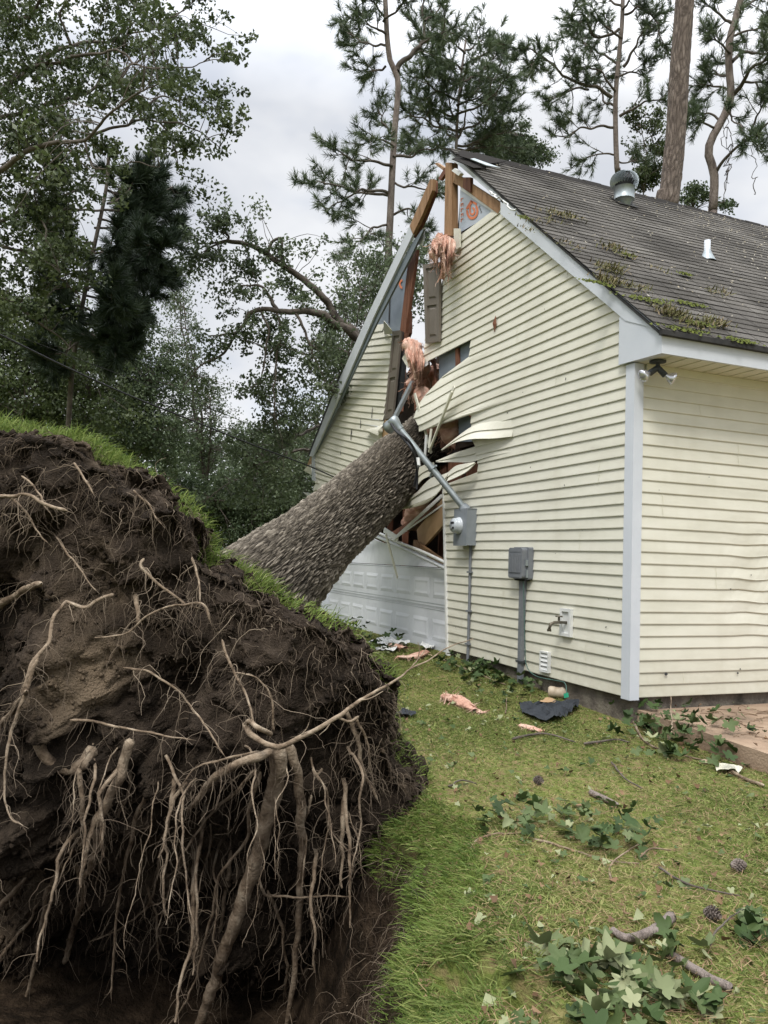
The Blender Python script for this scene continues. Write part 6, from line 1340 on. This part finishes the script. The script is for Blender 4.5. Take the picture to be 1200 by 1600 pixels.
tag(fluff('insulation_scrap', gpath([(813,1133),(828,1137),(848,1143)], .02), [.03, .05, .02], .25, 60, 23, flat=.45), 'small oval pink scrap below the black felt', 'insulation', 'pink scraps on the ground')
tag(fluff('insulation_scrap', gpath([(622,1026),(645,1025),(665,1018)], .04), [.04, .09, .06], .35, 100, 24, flat=.4), 'flat pink scrap lying before the right end of the garage door', 'insulation', 'pink scraps on the ground')
tag(fluff('insulation_scrap', gpath([(610,1006),(622,1010),(634,1012)], .06), [.04, .09, .04], .35, 60, 25, flat=.4), 'pink tuft among the white scraps by the garage door', 'insulation', 'pink scraps on the ground')
def sheet(name, label, pts, m_, h=.03, cat='debris', crumple=.03, cutn=14):
    """crumpled sheet spanning the outline"""
    P = np.array(gpath(pts, 0)); c = P.mean(0); v = []; f = []; k = len(P); R = 8; ed = spline(np.vstack([P, P[:1]]), 40)[:-1]; K = len(ed)
    for r in range(1, R+1):
        for q in ed: v.append(c+(q-c)*r/R)
    v = [c]+v; v = np.array(v); v[:, 2] += h+crumple*fbm(v*14, 3)+.02*np.clip(fbm(v*5, 2), 0, 1)
    f = [(0, 1+j, 1+(j+1) % K) for j in range(K)]+[(1+(r-1)*K+j, 1+r*K+j, 1+r*K+(j+1) % K, 1+(r-1)*K+(j+1) % K) for r in range(1, R) for j in range(K)]
    return tag(mesh_obj(name, v, f, M[m_], None, False), label, cat)
sheet('roofing_felt', 'torn piece of black roofing felt lying near the house corner', [(810,1110),(850,1105),(903,1105),(893,1118),(862,1134),(838,1130),(820,1121)], 'tarp', .05, 'felt', .07)
sheet('cardboard_scrap', 'pale brown scrap tucked behind the black felt', [(843,1106),(856,1100),(868,1104),(866,1108)], 'pine', .06, 'scrap', .02)
sheet('roofing_felt', 'narrow black felt strip at the foot of the root plate', [(612,1118),(640,1112),(650,1122),(630,1126)], 'tarp', .03, 'felt', .05)
for lab, pts in (('white siding scrap before the garage door, leftmost', [(574,1008),(600,1003),(640,1008),(615,1013)]), ('crumpled white scrap by the right garage jamb', [(655,1016),(670,1006),(682,1012),(668,1020)]), ('grey white strip under the leafy clump before the garage', [(585,1016),(620,1018),(610,1022),(590,1020)])): sheet('vinyl_scrap', lab, pts, 'white_vinyl', .05, 'scrap', .06)
sheet('leaf', 'large pale curled leaf on the grass right of the leafy heap', [(1116,1204),(1135,1202),(1160,1206),(1150,1212),(1125,1210)], 'siding', .035, 'leaf', .05)
# jug and block by the wall
p = G(872, 1082, .055); m_ = MB(); d = unit(V3(-.5, -.75, .05)); e = unit(CR*.9-CD*.3)
m_.lathe(p-e*.09, e, [(0, 0), (0, .045), (.015, .055), (.06, .055), (.065, .05), (.12, .05), (.125, .055), (.15, .05), (.175, .03), (.178, .022), (.195, .022), (.196, 0)], 22)
jg = m_.obj('plastic_jug', M['patio'], None, True); jg.data.materials[0] = mat('dirty_plastic', [(.32, .25, .17), (.5, .43, .33)], .5, 14); tag(jg, 'dirty tan plastic jug lying by the foundation', 'jug')
p = G(892, 1084, .05); m_ = MB(); m_.box(p+V3(0, .05, 0), (.085, 0, 0), (0, .06, 0), (0, 0, .075)); m_.box(p+V3(0, .05, .078), (.07, 0, 0), (0, .05, 0), (0, 0, .004)); bo = m_.obj('concrete_block', M['block']); tag(bo, 'small concrete block against the foundation beside the jug', 'block')
# glimpse of a neighbour's white garage far behind the trees
nh = thing('neighbour_house', 'pale house barely showing through trees left of the trunk', 'house', W(330, 815, 36)*np.array([1, 1, 0]))
c = W(335, 812, 36); fw = unit(V3(c[0]-CAM[0], c[1]-CAM[1], 0)); sd_ = V3(-fw[1], fw[0], 0)
m_ = MB(); m_.box(V3(c[0], c[1], 1.2), sd_*3.0, fw*2.5, (0, 0, 1.5)); m_.obj('wall', M['white_vinyl'], nh); m_ = MB(); cc = V3(c[0], c[1], 2.7)
m_.prism([cc-sd_*3.3-fw*2.8, cc+sd_*3.3-fw*2.8, cc+sd_*3.3-fw*0+V3(0, 0, 1.3), cc-sd_*3.3+V3(0, 0, 1.3)], V3(0, 0, .08)); m_.prism([cc-sd_*3.3+fw*2.8, cc+sd_*3.3+fw*2.8, cc+sd_*3.3+V3(0, 0, 1.3), cc-sd_*3.3+V3(0, 0, 1.3)], V3(0, 0, .08)); m_.obj('roof', M['darkedge'], nh)
m_ = MB(); m_.box(V3(c[0], c[1], 1.5)-fw*2.52, sd_*.5, fw*.02, (0, 0, .5)); m_.obj('window', M['foamgrey'], nh)
